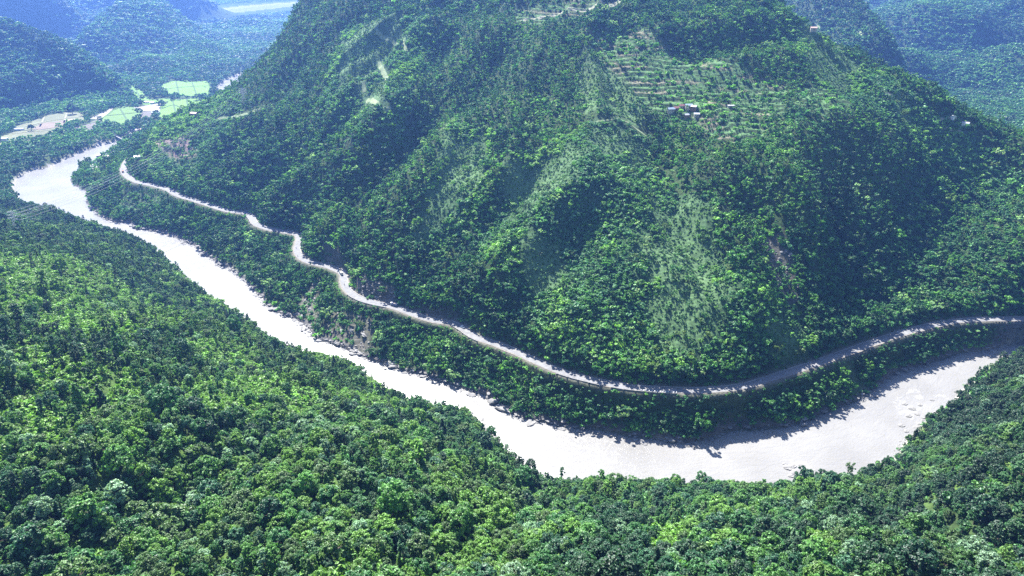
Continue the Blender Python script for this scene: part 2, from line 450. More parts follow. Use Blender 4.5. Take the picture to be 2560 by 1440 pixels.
# single gullies and spurs that the light picks out
CUTS = [([(1235,150),(1152,255),(1085,302),(1025,370),(960,450),(905,520)], 19, 22), ([(1125,130),(1068,248),(1008,350),(900,450),(800,545),(735,572)], 20, 24), ([(960,120),(900,250),(820,350),(720,440),(600,520)], 18, 24),
 ([(1880,540),(1945,640),(1985,740),(2030,830),(2075,885)], 24, 24), ([(2440,430),(2340,540),(2270,650),(2230,780),(2215,840)], 44, 52), ([(1300,470),(1180,580),(1120,680),(1080,790)], 17, 24), ([(1660,330),(1665,460),(1720,560),(1790,640)], 13, 22),
 ([(1480,560),(1400,690),(1290,800),(1230,850)], 12, 20), ([(760,150),(700,260),(610,350),(520,420)], 14, 24), ([(2120,420),(2090,560),(2110,680),(2150,800)], 14, 26), ([(1960,110),(1780,130),(1700,110)], 16, 18)]
for pl, dep, wd in CUTS:
    W_ = resample(np.array([tuple(hit(a_, b_)) for a_, b_ in pl]), 12.0)
    W_[:, 0] += 6 * noise(np.arange(len(W_)) * .35, np.zeros(len(W_)), 13)
    dd0 = dist_poly(GX, GY, W_[:, :2])[0]
    dep *= .72
    h -= hillw * dep * np.exp(-(dd0 / wd) ** 2) - hillw * dep * .42 * np.exp(-((dd0 - wd * 1.9) / wd) ** 2)
for pl, dep, wd in [([(2170,1175),(2290,1280),(2420,1330),(2560,1400)], 13, 20), ([(1345,1180),(1240,1290),(1130,1410)], 10, 18), ([(700,900),(500,980),(250,1010)], 7, 22), ([(420,700),(250,760),(60,790)], 8, 25), ([(820,1010),(620,1140),(420,1260)], 9, 20)]:
    W_ = np.array([tuple(hit(a_, b_)) for a_, b_ in pl]); dd0 = dist_poly(GX, GY, W_[:, :2])[0]
    h -= (~side_far) * (RG < 1000) * smooth(0, 40, d_bank) * (dep * np.exp(-(dd0 / wd) ** 2) - dep * .4 * np.exp(-((dd0 - wd * 1.9) / wd) ** 2))
# spurs of the far hills
for pl, up, wd in [([(335,-10,2640),(300,45,2450),(262,95,2300),(226,140,2150)], 60, 170), ([(0,112,1640),(80,122,1660),(150,134,1680),(230,175,1660),(300,218,1640)], 22, 70), ([(450,70,2480),(540,125,2180),(610,170,2020)], 34, 110), ([(60,20,3100),(90,70,2800)], 60, 170), ([(180,0,3200),(160,70,2800)], 60, 170), ([(60,125,1650),(90,200,1540),(60,270,1440)], 26, 75), ([(180,150,1670),(200,215,1600)], 22, 60),
                   ([(2050,25,1700),(2120,70,1560),(2190,125,1430)], 50, 90), ([(2560,10,2230),(2440,110,2080),(2330,210,1700)], 95, 170), ([(2560,170,1780),(2470,260,1400)], 70, 120), ([(2330,0,2500),(2270,80,2100)], 95, 170)]:
    W_ = np.array([at(a_, b_, c_) for a_, b_, c_ in pl]); dd0 = dist_poly(GX, GY, W_[:, :2])[0]
    far_ = smooth(880, 1000, RG) * (~side_far | (RG > 960) & (GX > 300)) * smooth(8, 40, base)
    h += far_ * (up * np.clip(1 - dd0 / wd, 0, 1) - up * .35 * np.exp(-((dd0 - wd * 1.25) / (wd * .5)) ** 2))
# terraces cut into the upper slope
TERR = [[(1440,95),(1600,60),(1720,120),(1880,195),(1965,235),(1950,310),(1860,300),(1925,330),(1900,372),(1780,372),(1750,330),(1640,285),(1560,200)],
        [(1275,22),(1480,2),(1500,42),(1400,72),(1290,66)], [(375,362),(470,352),(500,365),(480,440),(440,412)], [(1990,230),(2090,260),(2120,330),(2040,345),(1980,290)]]
def hill_mask(polys, x=None, y=None, z=None, lo=400, hi=1500):
    m = np.zeros(np.shape(ppx if x is None else x), bool)
    px_, py_ = (ppx, ppy) if x is None else proj(x, y, z)[:2]
    rr = RG if x is None else np.hypot(x, y)
    for p in polys: m |= inpoly(px_, py_, p)
    return m & (rr > lo) & (rr < hi)
terr = hill_mask(TERR) & side_far
soft = terr.astype(float)
for _ in range(3):
    soft[1:-1, 1:-1] = (soft[1:-1, 1:-1] * 2 + soft[2:, 1:-1] + soft[:-2, 1:-1] + soft[1:-1, 2:] + soft[1:-1, :-2]) / 6
STEP = 3.4
hs = h + 2.6 * fbm(GX / 45, GY / 45, 71, 3)
q = hs / STEP; fq = q - np.floor(q)
stepped = (np.floor(q) + smooth(0.72, 1.0, fq)) * STEP - (hs - h)
h = h + soft * (stepped - h)
# banks, river bed, road bench
h = np.where(in_river | in_far, -2.5, np.maximum(h, np.where(in_river, -9, np.minimum(9, 0.9 + 0.45 * d_bank))))
wr = 1 - smooth(ROAD_HALF + 1.0, 11, d_road)
h = np.where(in_river, h, h + wr * (z_road - 0.12 - h))
HGT = h
# ------------------------------------------------------------------ ground sheet with its own colours
TRANSECT = None
LIGHT = [[(1560,560),(1700,600),(1640,700),(1560,660)], [(1480,330),(1620,340),(1600,420),(1480,400)], [(1300,640),(1420,600),(1440,700),(1330,740)], [(1890,820),(1990,780),(2030,870),(1930,910)], [(1470,120),(1610,180),(1640,290),(1560,330),(1460,305),(1440,200)], [(1110,350),(1225,330),(1200,470),(1130,560),(1060,610),(1020,600),(1090,450)],
         [(1640,480),(1740,500),(1790,640),(1830,760),(1760,880),(1640,900),(1600,780),(1660,640)], [(1990,90),(2110,120),(2160,200),(2080,250),(2010,180)],
         [(1250,430),(1400,370),(1480,420),(1420,520),(1290,540)], [(2180,230),(2240,250),(2300,330),(2250,340)], [(1120,300),(1150,300),(1145,345),(1105,350)],
         [(860,90),(1000,60),(1040,130),(930,170),(840,250)], [(900,200),(990,200),(960,300),(880,290)]]
SCRUB = [[(1180,580),(1280,400),(1450,330),(1620,330),(1650,450),(1790,520),(1810,690),(1880,720),(1990,750),(2045,875),(1700,935),(1400,885),(1290,760),(1210,660)],
         [(1960,60),(2060,90),(2200,200),(2330,300),(2410,330),(2560,420),(2560,470),(2380,380),(2180,330),(2050,260),(1990,160)],
         [(420,300),(560,230),(620,260),(560,340),(480,430),(380,440),(350,400),(390,330)], [(1000,620),(1090,470),(1120,320),(1230,320),(1230,480),(1100,640)],
         [(860,60),(1080,60),(1060,160),(1000,330),(850,330),(800,260)]]
BARE = [[(905,686),(985,718),(995,762),(935,752),(892,735),(880,705)], [(815,772),(935,796),(938,888),(870,874),(795,852)], [(755,745),(800,695),(800,800),(762,842),(732,805)],
        [(1898,600),(1955,590),(1992,680),(2004,790),(1962,742),(1926,694)], [(800,610),(850,620),(865,668),(815,662)], [(1000,780),(1130,802),(1150,770),(1010,755)]]
SLOPE_GRASS = [[(310,468),(340,462),(425,490),(405,512),(330,532),(288,522)], [(2085,890),(2110,890),(2190,1000),(2140,1005)]]
m_light = hill_mask(LIGHT) & side_far; m_scrub = hill_mask(SCRUB) & side_far; m_bare = hill_mask(BARE) & side_far; m_sgr = hill_mask(SLOPE_GRASS) & side_far
def soften(m, k=2):
    f = m.astype(float)
    for _ in range(k):
        f[1:-1, 1:-1] = (f[1:-1, 1:-1] * 2 + f[2:, 1:-1] + f[:-2, 1:-1] + f[1:-1, 2:] + f[1:-1, :-2]) / 6
    return f
def mix(c, m, col):
    return c + m[..., None] * (np.array(col) - c)
gc = np.zeros((NR, NA, 3)) + (0.030, 0.050, 0.020)
gc = mix(gc, (1 - smooth(-.2, .5, fbm(GX / 30, GY / 30, 91, 3))) * 0.8, (0.040, 0.070, 0.022))
grassy = soften(m_light, 9) * (0.35 + 0.5 * smooth(-.4, .3, fbm(GX / 20, GY / 20, 92, 3)))
gc = mix(gc, soften(m_scrub) * .6, (0.042, 0.092, 0.038))
gc = mix(gc, grassy, (0.095, 0.165, 0.070))
fr = (hs / STEP) - np.floor(hs / STEP)
crop = np.clip(noise(np.floor(hs / STEP) * 3.7, (GX + 0.3 * GY) / 26, 94) * .9 + .5, 0, 1)
tcol = mix(np.zeros_like(gc) + (0.075, 0.145, 0.055), smooth(.62, .9, crop) * .7, (0.17, 0.135, 0.105))
tcol = mix(tcol, smooth(.66, .74, fr) * (1 - smooth(.98, 1.0, fr)), (0.035, 0.060, 0.022))
gc = mix(gc, soft, 1.0) if False else gc * (1 - soft[..., None]) + tcol * soft[..., None]
pur = soften(hill_mask([[(380,362),(472,352),(484,372),(470,395),(450,408),(425,385),(385,378)]]))
gc = mix(gc, pur * (fr < .7), (0.19, 0.14, 0.13))
gc = mix(gc, soften(m_bare) * (0.6 + 0.4 * fbm(GX / 9, GY / 9, 95, 3)), (0.13, 0.115, 0.10))
gc = mix(gc, soften(m_sgr), (0.065, 0.10, 0.05))
rocky = side_far & (d_bank < 9) & (RG < 1200)
gc = mix(gc, rocky * (1 - smooth(1.5, 5.5, d_bank + 2 * fbm(GX / 7, GY / 7, 96, 2))), (0.095, 0.092, 0.088))
gc = mix(gc, ((~side_far) & (~in_river)) * (1 - smooth(1.5, 5.0, d_bank + 2 * fbm(GX / 9, GY / 9, 97, 2))), (0.30, 0.285, 0.26))
gc = mix(gc, (in_river | in_far) * 1.0, (0.30, 0.27, 0.23))
gc = mix(gc, (1 - smooth(ROAD_HALF + .6, ROAD_HALF + 4.5, d_road)) * .8, (0.17, 0.155, 0.13))
beach = soften(hill_mask([[(232,405),(262,394),(292,391),(272,410),(252,432),(222,442)], [(318,338),(392,317),(399,325),(345,347),(312,353)], [(236,368),(250,352),(262,360)]]), 1)
gc = mix(gc, beach, (0.30, 0.285, 0.26))
wild = smooth(-.25, .35, fbm(GX / 22, GY / 22, 98, 3)) * (~side_far) * (RG < 700)
gc = mix(gc, wild * .7, (0.070, 0.125, 0.026))

def ground_mat():
    m, nt, N, L, b = new_mat('hillside')
    a = N.new('ShaderNodeAttribute'); a.attribute_name = 'tone'
    tc = N.new('ShaderNodeTexCoord')
    n1 = N.new('ShaderNodeTexNoise'); n1.inputs['Scale'].default_value = 0.35; n1.inputs['Detail'].default_value = 8
    L.new(tc.outputs['Object'], n1.inputs['Vector'])
    rp = N.new('ShaderNodeMapRange'); rp.inputs[1].default_value = .3; rp.inputs[2].default_value = .7; rp.inputs[3].default_value = .6; rp.inputs[4].default_value = 1.4
    L.new(n1.outputs['Fac'], rp.inputs[0])
    s_ = N.new('ShaderNodeVectorMath'); s_.operation = 'SCALE'
    L.new(a.outputs['Vector'], s_.inputs[0]); L.new(rp.outputs[0], s_.inputs['Scale']); L.new(s_.outputs[0], b.inputs['Base Color'])
    b.inputs['Roughness'].default_value = .95; b.inputs['Specular IOR Level'].default_value = .1
    bp = N.new('ShaderNodeBump'); bp.inputs['Strength'].default_value = .7; bp.inputs['Distance'].default_value = 1.2
    L.new(n1.outputs['Fac'], bp.inputs['Height']); L.new(bp.outputs[0], b.inputs['Normal'])
    return m
idx = np.arange(NR * NA).reshape(NR, NA)
F = np.stack([idx[:-1, :-1], idx[1:, :-1], idx[1:, 1:], idx[:-1, 1:]], -1).reshape(-1, 4)[:, ::-1]
gme = mesh_np('hillside_terrain', np.stack([GX, GY, HGT], -1).reshape(-1, 3), F, [ground_mat()], True)
ga = gme.attributes.new('tone', 'FLOAT_COLOR', 'POINT')
ga.data.foreach_set('color', np.c_[gc.reshape(-1, 3), np.ones(NR * NA)].astype(np.float32).ravel())
tag(link('terrain', gme), kind='structure')

# ------------------------------------------------------------------ river water
def water_mat():
    m, nt, N, L, b = new_mat('silty_water')
    tc = N.new('ShaderNodeTexCoord'); a = N.new('ShaderNodeAttribute'); a.attribute_name = 'flow'
    n0 = N.new('ShaderNodeTexNoise'); n0.inputs['Scale'].default_value = .02; n0.inputs['Detail'].default_value = 4
    L.new(tc.outputs['Object'], n0.inputs['Vector'])
    cr_ = N.new('ShaderNodeValToRGB')
    cr_.color_ramp.elements[0].position = .3; cr_.color_ramp.elements[0].color = (.180, .175, .164, 1)
    cr_.color_ramp.elements[1].position = .7; cr_.color_ramp.elements[1].color = (.232, .227, .216, 1)
    L.new(n0.outputs['Fac'], cr_.inputs[0])
    n1 = N.new('ShaderNodeTexNoise'); n1.inputs['Scale'].default_value = .22; n1.inputs['Detail'].default_value = 7; n1.inputs['Roughness'].default_value = .6; n1.inputs['Distortion'].default_value = .8
    L.new(a.outputs['Vector'], n1.inputs['Vector'])
    n2 = N.new('ShaderNodeTexNoise'); n2.inputs['Scale'].default_value = .9; n2.inputs['Detail'].default_value = 4
    L.new(tc.outputs['Object'], n2.inputs['Vector'])
    ad = N.new('ShaderNodeMath'); ad.operation = 'MULTIPLY_ADD'; ad.inputs[1].default_value = .35
    L.new(n2.outputs['Fac'], ad.inputs[0]); L.new(n1.outputs['Fac'], ad.inputs[2])
    bp = N.new('ShaderNodeBump'); bp.inputs['Strength'].default_value = .55; bp.inputs['Distance'].default_value = 1.0
    L.new(ad.outputs[0], bp.inputs['Height']); L.new(bp.outputs[0], b.inputs['Normal'])
    fo = N.new('ShaderNodeAttribute'); fo.attribute_name = 'foam'
    th_ = N.new('ShaderNodeMath'); th_.operation = 'MULTIPLY_ADD'; th_.inputs[1].default_value = 2.2; th_.inputs[2].default_value = -1.55
    L.new(n1.outputs['Fac'], th_.inputs[0])
    ad2 = N.new('ShaderNodeMath'); ad2.operation = 'ADD'; ad2.use_clamp = True; L.new(th_.outputs[0], ad2.inputs[0]); L.new(fo.outputs['Fac'], ad2.inputs[1])
    mf = N.new('ShaderNodeMath'); mf.operation = 'MULTIPLY'; mf.use_clamp = True; L.new(ad2.outputs[0], mf.inputs[0])
    mr = N.new('ShaderNodeMapRange'); mr.inputs[1].default_value = .42; mr.inputs[2].default_value = .62; L.new(n2.outputs['Fac'], mr.inputs[0]); L.new(mr.outputs[0], mf.inputs[1])
    mc = N.new('ShaderNodeMix'); mc.data_type = 'RGBA'; mc.inputs['B'].default_value = (.75, .74, .72, 1)
    L.new(mf.outputs[0], mc.inputs['Factor']); L.new(cr_.outputs[0], mc.inputs['A'])
    L.new(mc.outputs['Result'], b.inputs['Base Color'])
    b.inputs['Roughness'].default_value = .22; b.inputs['Specular IOR Level'].default_value = .5; b.inputs['IOR'].default_value = 1.33
    return m
# sheets follow the river so that the ripples run with the current
ctr = resample(np.c_[np.stack([(bankL[np.argmin(np.hypot(*(bankL - q).T))] + q) / 2 for q in bankR[::8]]), np.zeros(len(bankR[::8]))], 6.0)[:, :2]
for _ in range(12): ctr[1:-1] = (ctr[:-2] + ctr[1:-1] * 2 + ctr[2:]) / 4
dd = np.gradient(ctr, axis=0); nn = np.stack([-dd[:, 1], dd[:, 0]], 1); nn /= np.linalg.norm(nn, axis=1)[:, None]
lat = np.linspace(-75, 75, 26)
s_al = np.concatenate([[0], np.cumsum(np.hypot(*np.diff(ctr, axis=0).T))])
def flow_coords(x, y):
    d2 = None
    bi = np.zeros(len(x), int); bd = np.full(len(x), 1e12)
    for i in range(0, len(ctr), 1):
        d = (x - ctr[i, 0]) ** 2 + (y - ctr[i, 1]) ** 2
        m = d < bd; bd[m] = d[m]; bi[m] = i
    t = dd[bi] / np.linalg.norm(dd[bi], axis=1)[:, None]
    ox, oy = x - ctr[bi, 0], y - ctr[bi, 1]
    return s_al[bi] + ox * t[:, 0] + oy * t[:, 1], ox * nn[bi, 0] + oy * nn[bi, 1]
wi = np.nonzero(HGT.ravel() < 2.5)[0]
wm_ = (HGT < 2.5); grow = wm_.copy()
for _ in range(2):
    g2 = grow.copy(); g2[1:] |= grow[:-1]; g2[:-1] |= grow[1:]; g2[:, 1:] |= grow[:, :-1]; g2[:, :-1] |= grow[:, 1:]; grow = g2
quad = grow[:-1, :-1] & grow[1:, :-1] & grow[1:, 1:] & grow[:-1, 1:]
qi = np.nonzero(quad.ravel())[0]
Fw = F[qi]
used, inv = np.unique(Fw, return_inverse=True)
wx, wy = GX.ravel()[used], GY.ravel()[used]
wme = mesh_np('river_water', np.c_[wx, wy, np.zeros(len(wx))], inv.reshape(Fw.shape), [water_mat()], True)
fs, fl = flow_coords(wx, wy)
fa = wme.attributes.new('flow', 'FLOAT_VECTOR', 'POINT'); fa.data.foreach_set('vector', np.c_[fs * .45, fl, fs * 0].astype(np.float32).ravel())
foam = np.zeros(len(wx))
for px, py, rr, k in [(2265,1020,20,.5),(2290,985,12,.45),(2350,990,10,.4),(2290,1060,10,.4),(2000,1165,12,.5),(330,565,14,.6),(640,725,10,.4),(860,868,9,.4),(1240,1005,10,.5),(2520,868,14,.5),(250,520,14,.5)]:
    q = atz(px, py, 0); foam = np.maximum(foam, k * (1 - smooth(rr * .4, rr, np.hypot((wx - q[0]), (wy - q[1])))))
ff = wme.attributes.new('foam', 'FLOAT', 'POINT'); ff.data.foreach_set('value', foam.astype(np.float32))
tag(link('river', wme), kind='structure')

# ------------------------------------------------------------------ haze
hz, nt, N, L, b = new_mat('haze_air'); N.remove(b)
pv = N.new('ShaderNodeVolumePrincipled')
pv.inputs['Color'].default_value = pvcol
pv.inputs['Density'].default_value = HAZE
pv.inputs['Anisotropy'].default_value = 0.45
pv.inputs['Absorption Color'].default_value = (0, 0, 0, 1)
L.new(pv.outputs[0], N['Material Output'].inputs['Volume'])
hb = MB(); ztop = max(float(HGT.max()) + 30, HC + 40); hb.box((0, 4550, (ztop - 5) / 2), (16400, 9400, ztop + 5))
tag(hb.build('haze', hz), kind='stuff', label='blue morning haze filling the whole valley')
# ------------------------------------------------------------------ trees: models
def leaf_cards(cx, n, size, seed, squash=1.0, up=0.3):
    """n small leaf sprays spread in a clump around the centre rows cx (k,4: x,y,z,r)"""
    g = np.random.default_rng(seed)
    k = g.integers(0, len(cx), n)
    d = g.normal(size=(n, 3)); d /= np.linalg.norm(d, axis=1)[:, None]
    r = cx[k, 3] * (0.45 + 0.6 * g.random(n) ** .6)
    c = cx[k, :3] + d * r[:, None] * (1, 1, squash)
    mid = np.array([cx[:, 0].mean(), cx[:, 1].mean(), np.quantile(cx[:, 2], .3)])
    o = c - mid; o /= np.linalg.norm(o, axis=1)[:, None] + 1e-6
    nrm = o * 0.42 + d * 0.45 + g.normal(size=(n, 3)) * 0.5 + (0, 0, up); nrm /= np.linalg.norm(nrm, axis=1)[:, None]
    t = np.cross(nrm, g.normal(size=(n, 3))); t /= np.linalg.norm(t, axis=1)[:, None]
    bt = np.cross(nrm, t)
    s = size * (0.6 + 0.8 * g.random(n))[:, None]
    a = t * s; b = bt * s * 0.62
    V = np.stack([c - a * .9, c - b, c + a, c + b], 1) + nrm[:, None, :] * (np.array([0, .12, 0, .12])[None, :, None] * s[:, None, :])
    return V.reshape(-1, 3), np.arange(n * 4).reshape(n, 4)
def crown_clumps(shape, seed, H, Rr, n):
    g = np.random.default_rng(seed)
    out = []
    for i in range(n):
        a = g.random() * 6.283; q = math.sqrt(g.random()) * (1 + .22 * math.sin(3 * a + seed) * g.random())
        if shape == 'round':
            z = g.random(); rr = Rr * math.sqrt(max(0, 1 - (z * 1.55 - .6) ** 2)) * (.35 + .65 * q); out.append((math.cos(a) * rr, math.sin(a) * rr, H * (.34 + .62 * z), Rr * g.uniform(.12, .27)))
        elif shape == 'spread':
            z = g.random(); rr = Rr * (.25 + .8 * q) * (1 - .55 * z); out.append((math.cos(a) * rr, math.sin(a) * rr, H * (.5 + .42 * z - .12 * q), Rr * g.uniform(.10, .22)))
        elif shape == 'slender':
            z = g.random(); rr = Rr * (.2 + .8 * q) * (1 - .7 * abs(z - .45)); out.append((math.cos(a) * rr, math.sin(a) * rr, H * (.16 + .84 * z), Rr * g.uniform(.16, .34)))
        elif shape == 'cone':
            z = g.random() ** 1.3; rr = Rr * (1.02 - z) * (.3 + .7 * q); out.append((math.cos(a) * rr, math.sin(a) * rr, H * (.2 + .8 * z), Rr * (.16 + .22 * (1 - z))))
        elif shape == 'layer':
            lv = g.integers(0, 4); z = (.42, .6, .76, .92)[lv]; rr = Rr * (1, .95, .75, .42)[lv] * (.2 + .85 * q); out.append((math.cos(a) * rr, math.sin(a) * rr, H * (z + g.uniform(-.03, .03)), Rr * g.uniform(.10, .22)))
        elif shape == 'lean':
            z = g.random(); rr = Rr * (.2 + .8 * q) * (1 - .5 * abs(z - .4)); out.append((math.cos(a) * rr + H * .13, math.sin(a) * rr, H * (.55 + .42 * z), Rr * g.uniform(.14, .26)))
        else:                                                     # low bush
            z = g.random(); rr = Rr * q; out.append((math.cos(a) * rr, math.sin(a) * rr, H * (.15 + .7 * z * (1 - .5 * q)), Rr * g.uniform(.25, .45)))
    return np.array(out)
def trunk_mb(H, r, seed, lean=0.0, top=.8, limbs=5, Rr=3.0):
    g = random.Random(seed); mb = MB()
    pts = [(lean * H * (t ** 1.3) + g.uniform(-.06, .06) * H * .2, g.uniform(-.05, .05) * H * .2, H * top * t - (.6 if t == 0 else 0)) for t in (0, .25, .5, .75, 1)]
    mb.tube(pts, [r * 1.35, r, r * .8, r * .55, r * .25], 6)
    for i in range(limbs):
        t = g.uniform(.4, .85); k = t * 4; j = min(int(k), 3); f = k - j
        b = Vector(pts[j]).lerp(Vector(pts[j + 1]), f); a = g.random() * 6.283
        e = b + Vector((math.cos(a) * Rr * .7, math.sin(a) * Rr * .7, H * g.uniform(.08, .2)))
        m = b.lerp(e, .5) + Vector((0, 0, -.03 * H))
        mb.tube([b, m, e], [r * .45, r * .3, r * .12], 5)
    return mb
SHAPES = {  # name: shape, height, crown radius, clumps, leaf sprays, leaf size, limbs
    'round_a': ('round', 10.5, 4.0, 62), 'round_b': ('round', 9.0, 3.5, 50), 'spread_a': ('spread', 9.5, 5.0, 64), 'spread_b': ('layer', 10.0, 4.3, 60),
    'slender_a': ('slender', 12.5, 2.2, 40), 'slender_b': ('slender', 10.5, 1.9, 34), 'cone_a': ('cone', 10.5, 2.2, 44), 'lean_a': ('lean', 13.0, 3.2, 20)}
CROWN, TRUNK = {}, {}
for i, (k, (sh, H, Rr, nc)) in enumerate(SHAPES.items()):
    cl = crown_clumps(sh, 100 + i, H, Rr, nc)
    V, Fq = leaf_cards(cl, {'lean_a': 900}.get(k, 3000), .36 if sh not in ('slender', 'cone') else .32, 300 + i, .75)
    CROWN[k] = mesh_np('crown_' + k, V, Fq, [M_LEAF])
    TRUNK[k] = trunk_mb(H, .26 if sh != 'slender' else .2, 500 + i, .16 if sh == 'lean' else 0, .8 if sh != 'cone' else .95, 7 if sh == 'lean' else 5, Rr).mesh('trunk_' + k, M_BARK)
def proto(name, sh, H, Rr, nc, nl, size, seed, trunk=True):
    """a light tree for the woods: trunk and leaf sprays in one mesh"""
    cl = crown_clumps(sh, seed, H, Rr, nc)
    V, Fq = leaf_cards(cl, nl, size, seed + 1, .8)
    mi = np.zeros(len(Fq), int); mats = [M_LEAF]
    if trunk:
        mb = MB(); mb.tube([(0, 0, -1), (0, 0, H * .75)], [.24, .08], 4)
        tv = np.array([tuple(v) for v in mb.v]); tf = np.array([f for f in mb.f if len(f) == 4][:4])
        Fq = np.vstack([Fq, tf + len(V)]); V = np.vstack([V, tv]); mi = np.r_[mi, np.ones(len(tf), int)]; mats.append(M_BARK)
    return bpy.data.objects.new(name, mesh_np(name, V, Fq, mats, midx=mi))
def collection(name, obs):
    c = bpy.data.collections.new(name)
    for o in obs: c.objects.link(o)
    return c
near_set = collection('near_models', [bpy.data.objects.new('near_model_%02d' % i, bpy.data.meshes.new('m')) for i in range(0)])
def joined(name, k):
    cm, tm = CROWN[k], TRUNK[k]
    a = np.empty(len(cm.vertices) * 3, np.float32); cm.vertices.foreach_get('co', a)
    bco = np.empty(len(tm.vertices) * 3, np.float32); tm.vertices.foreach_get('co', bco)
    f1 = np.arange(len(cm.vertices)).reshape(-1, 4)
    q = np.array([tuple(p.vertices) for p in tm.polygons if len(p.vertices) == 4])
    return bpy.data.objects.new(name, mesh_np(name, np.vstack([a.reshape(-1, 3), bco.reshape(-1, 3)]), np.vstack([f1, q + len(f1) * 4]), [M_LEAF, M_BARK], midx=np.r_[np.zeros(len(f1), int), np.ones(len(q), int)]))
NEARK = list(SHAPES)[:7]
C_NEAR = collection('models_near', [joined('near_model_%d' % i, k) for i, k in enumerate(NEARK)])
C_HILL = collection('models_hill', [proto('hill_model_0', 'round', 9.5, 4.0, 16, 620, .62, 700), proto('hill_model_1', 'round', 8.5, 3.6, 14, 540, .6, 710), proto('hill_model_2', 'layer', 9.0, 4.0, 16, 560, .62, 720),
    proto('hill_model_3', 'spread', 8.5, 4.4, 15, 560, .62, 730), proto('hill_model_4', 'slender', 11.5, 2.1, 12, 440, .5, 740), proto('hill_model_5', 'slender', 10.0, 1.8, 10, 380, .46, 750), proto('hill_model_6', 'cone', 10.0, 2.0, 14, 400, .46, 760)])
C_BUSH = collection('models_bush', [proto('bush_model_%d' % i, 'bush', (2.2, 1.7, 2.8)[i], (1.7, 1.9, 1.6)[i], 8, 170, .42, 800 + i * 7, False) for i in range(3)])
C_FAR = collection('models_far', [proto('far_model_%d' % i, 'round' if i < 2 else 'spread', 8.5, 4.2, 11, 240, .92, 860 + i * 7, False) for i in range(3)])

def scatter(name, coll, pts, rz, sc, var, tint, label):
    """one object of many copies: a point per tree, geometry nodes put the models on the points"""
    me = bpy.data.meshes.new(name); me.vertices.add(len(pts)); me.vertices.foreach_set('co', np.asarray(pts, np.float32).ravel())
    def att(nm, tp, key, arr): a_ = me.attributes.new(nm, tp, 'POINT'); a_.data.foreach_set(key, np.ascontiguousarray(arr).ravel())
    att('turn', 'FLOAT_VECTOR', 'vector', np.asarray(rz, np.float32)); att('size', 'FLOAT_VECTOR', 'vector', np.asarray(sc, np.float32))
    att('pick', 'INT', 'value', np.asarray(var, np.int32)); att('tint', 'FLOAT_VECTOR', 'vector', np.asarray(tint, np.float32))
    o = link(name, me)
    ng = bpy.data.node_groups.new(name + '_nodes', 'GeometryNodeTree')
    ng.interface.new_socket('Geometry', in_out='INPUT', socket_type='NodeSocketGeometry'); ng.interface.new_socket('Geometry', in_out='OUTPUT', socket_type='NodeSocketGeometry')
    N = ng.nodes; L = ng.links
    gi = N.new('NodeGroupInput'); go = N.new('NodeGroupOutput')
    ci = N.new('GeometryNodeCollectionInfo'); ci.inputs['Collection'].default_value = coll; ci.inputs['Separate Children'].default_value = True; ci.inputs['Reset Children'].default_value = True
    ip = N.new('GeometryNodeInstanceOnPoints'); ip.inputs['Pick Instance'].default_value = True
    def na(nm, tp):
        a_ = N.new('GeometryNodeInputNamedAttribute'); a_.data_type = tp; a_.inputs['Name'].default_value = nm; return a_.outputs['Attribute']
    e2r = N.new('FunctionNodeEulerToRotation')
    L.new(na('turn', 'FLOAT_VECTOR'), e2r.inputs[0]); L.new(e2r.outputs[0], ip.inputs['Rotation'])
    L.new(na('size', 'FLOAT_VECTOR'), ip.inputs['Scale']); L.new(na('pick', 'INT'), ip.inputs['Instance Index'])
    L.new(gi.outputs[0], ip.inputs['Points']); L.new(ci.outputs[0], ip.inputs['Instance']); L.new(ip.outputs[0], go.inputs[0])
    md = o.modifiers.new('copies', 'NODES'); md.node_group = ng
    return tag(o, label=label, kind='stuff')

# ------------------------------------------------------------------ trees: where they stand
def grid_pts(x0, x1, y0, y1, s, seed):
    g = np.random.default_rng(seed)
    X, Y = np.meshgrid(np.arange(x0, x1, s), np.arange(y0, y1, s * .9))
    X = X + (np.arange(X.shape[0])[:, None] % 2) * s * .5
    X = X + g.uniform(-.42, .42, X.shape) * s; Y = Y + g.uniform(-.42, .42, Y.shape) * s
    return X.ravel(), Y.ravel(), g
def site(x, y):
    z = ground(x, y)
    px, py, zc = proj(x, y, z)
    return z, px, py, zc, gridval(d_bank, x, y), gridval(d_road, x, y), gridval(side_far, x, y), gridval(in_river | in_far, x, y)
PAL = {'dark green': (.017, .052, .020), 'bottle green': (.017, .062, .026), 'mid green': (.030, .098, .027), 'fresh green': (.054, .140, .028), 'yellow green': (.080, .168, .028), 'olive green': (.050, .100, .028), 'silvery green': (.125, .215, .120), 'bluish green': (.024, .080, .036)}
PN = list(PAL)
PV = np.array([PAL[k] for k in PN])

# near slope
GLADES = [[(60,735),(330,735),(490,800),(340,860),(100,830)], [(430,955),(600,975),(570,1045),(430,1015)], [(270,915),(370,930),(345,1005),(255,985)], [(180,1320),(300,1335),(310,1425),(190,1415)], [(600,735),(695,760),(640,805)], [(70,960),(150,950),(150,1040),(80,1050)], [(1560,1330),(1700,1310),(1760,1370),(1620,1400)], [(2020,1330),(2120,1340),(2110,1400),(2000,1390)]]
TRAIL_PX = [[(940,78),(965,98),(990,113),(1016,129)], [(948,155),(956,175),(968,197)], [(909,205),(911,232)], [(918,250),(945,263),(978,276)], [(1300,52),(1340,48),(1387,39),(1471,25),(1510,14),(1552,2)], [(541,299),(560,295),(588,291),(620,284),(650,273)], [(1490,306),(1540,300),(1575,310),(1620,345)]]
TRAIL_W = [np.array([tuple(hit(u, v))[:2] for u, v in t]) for t in TRAIL_PX]
def off_trails(x, y): return np.minimum.reduce([dist_poly(x, y - 2.5, t)[0] for t in TRAIL_W])
x, y, g = grid_pts(-950, 640, 70, 1150, 4.05, 11)
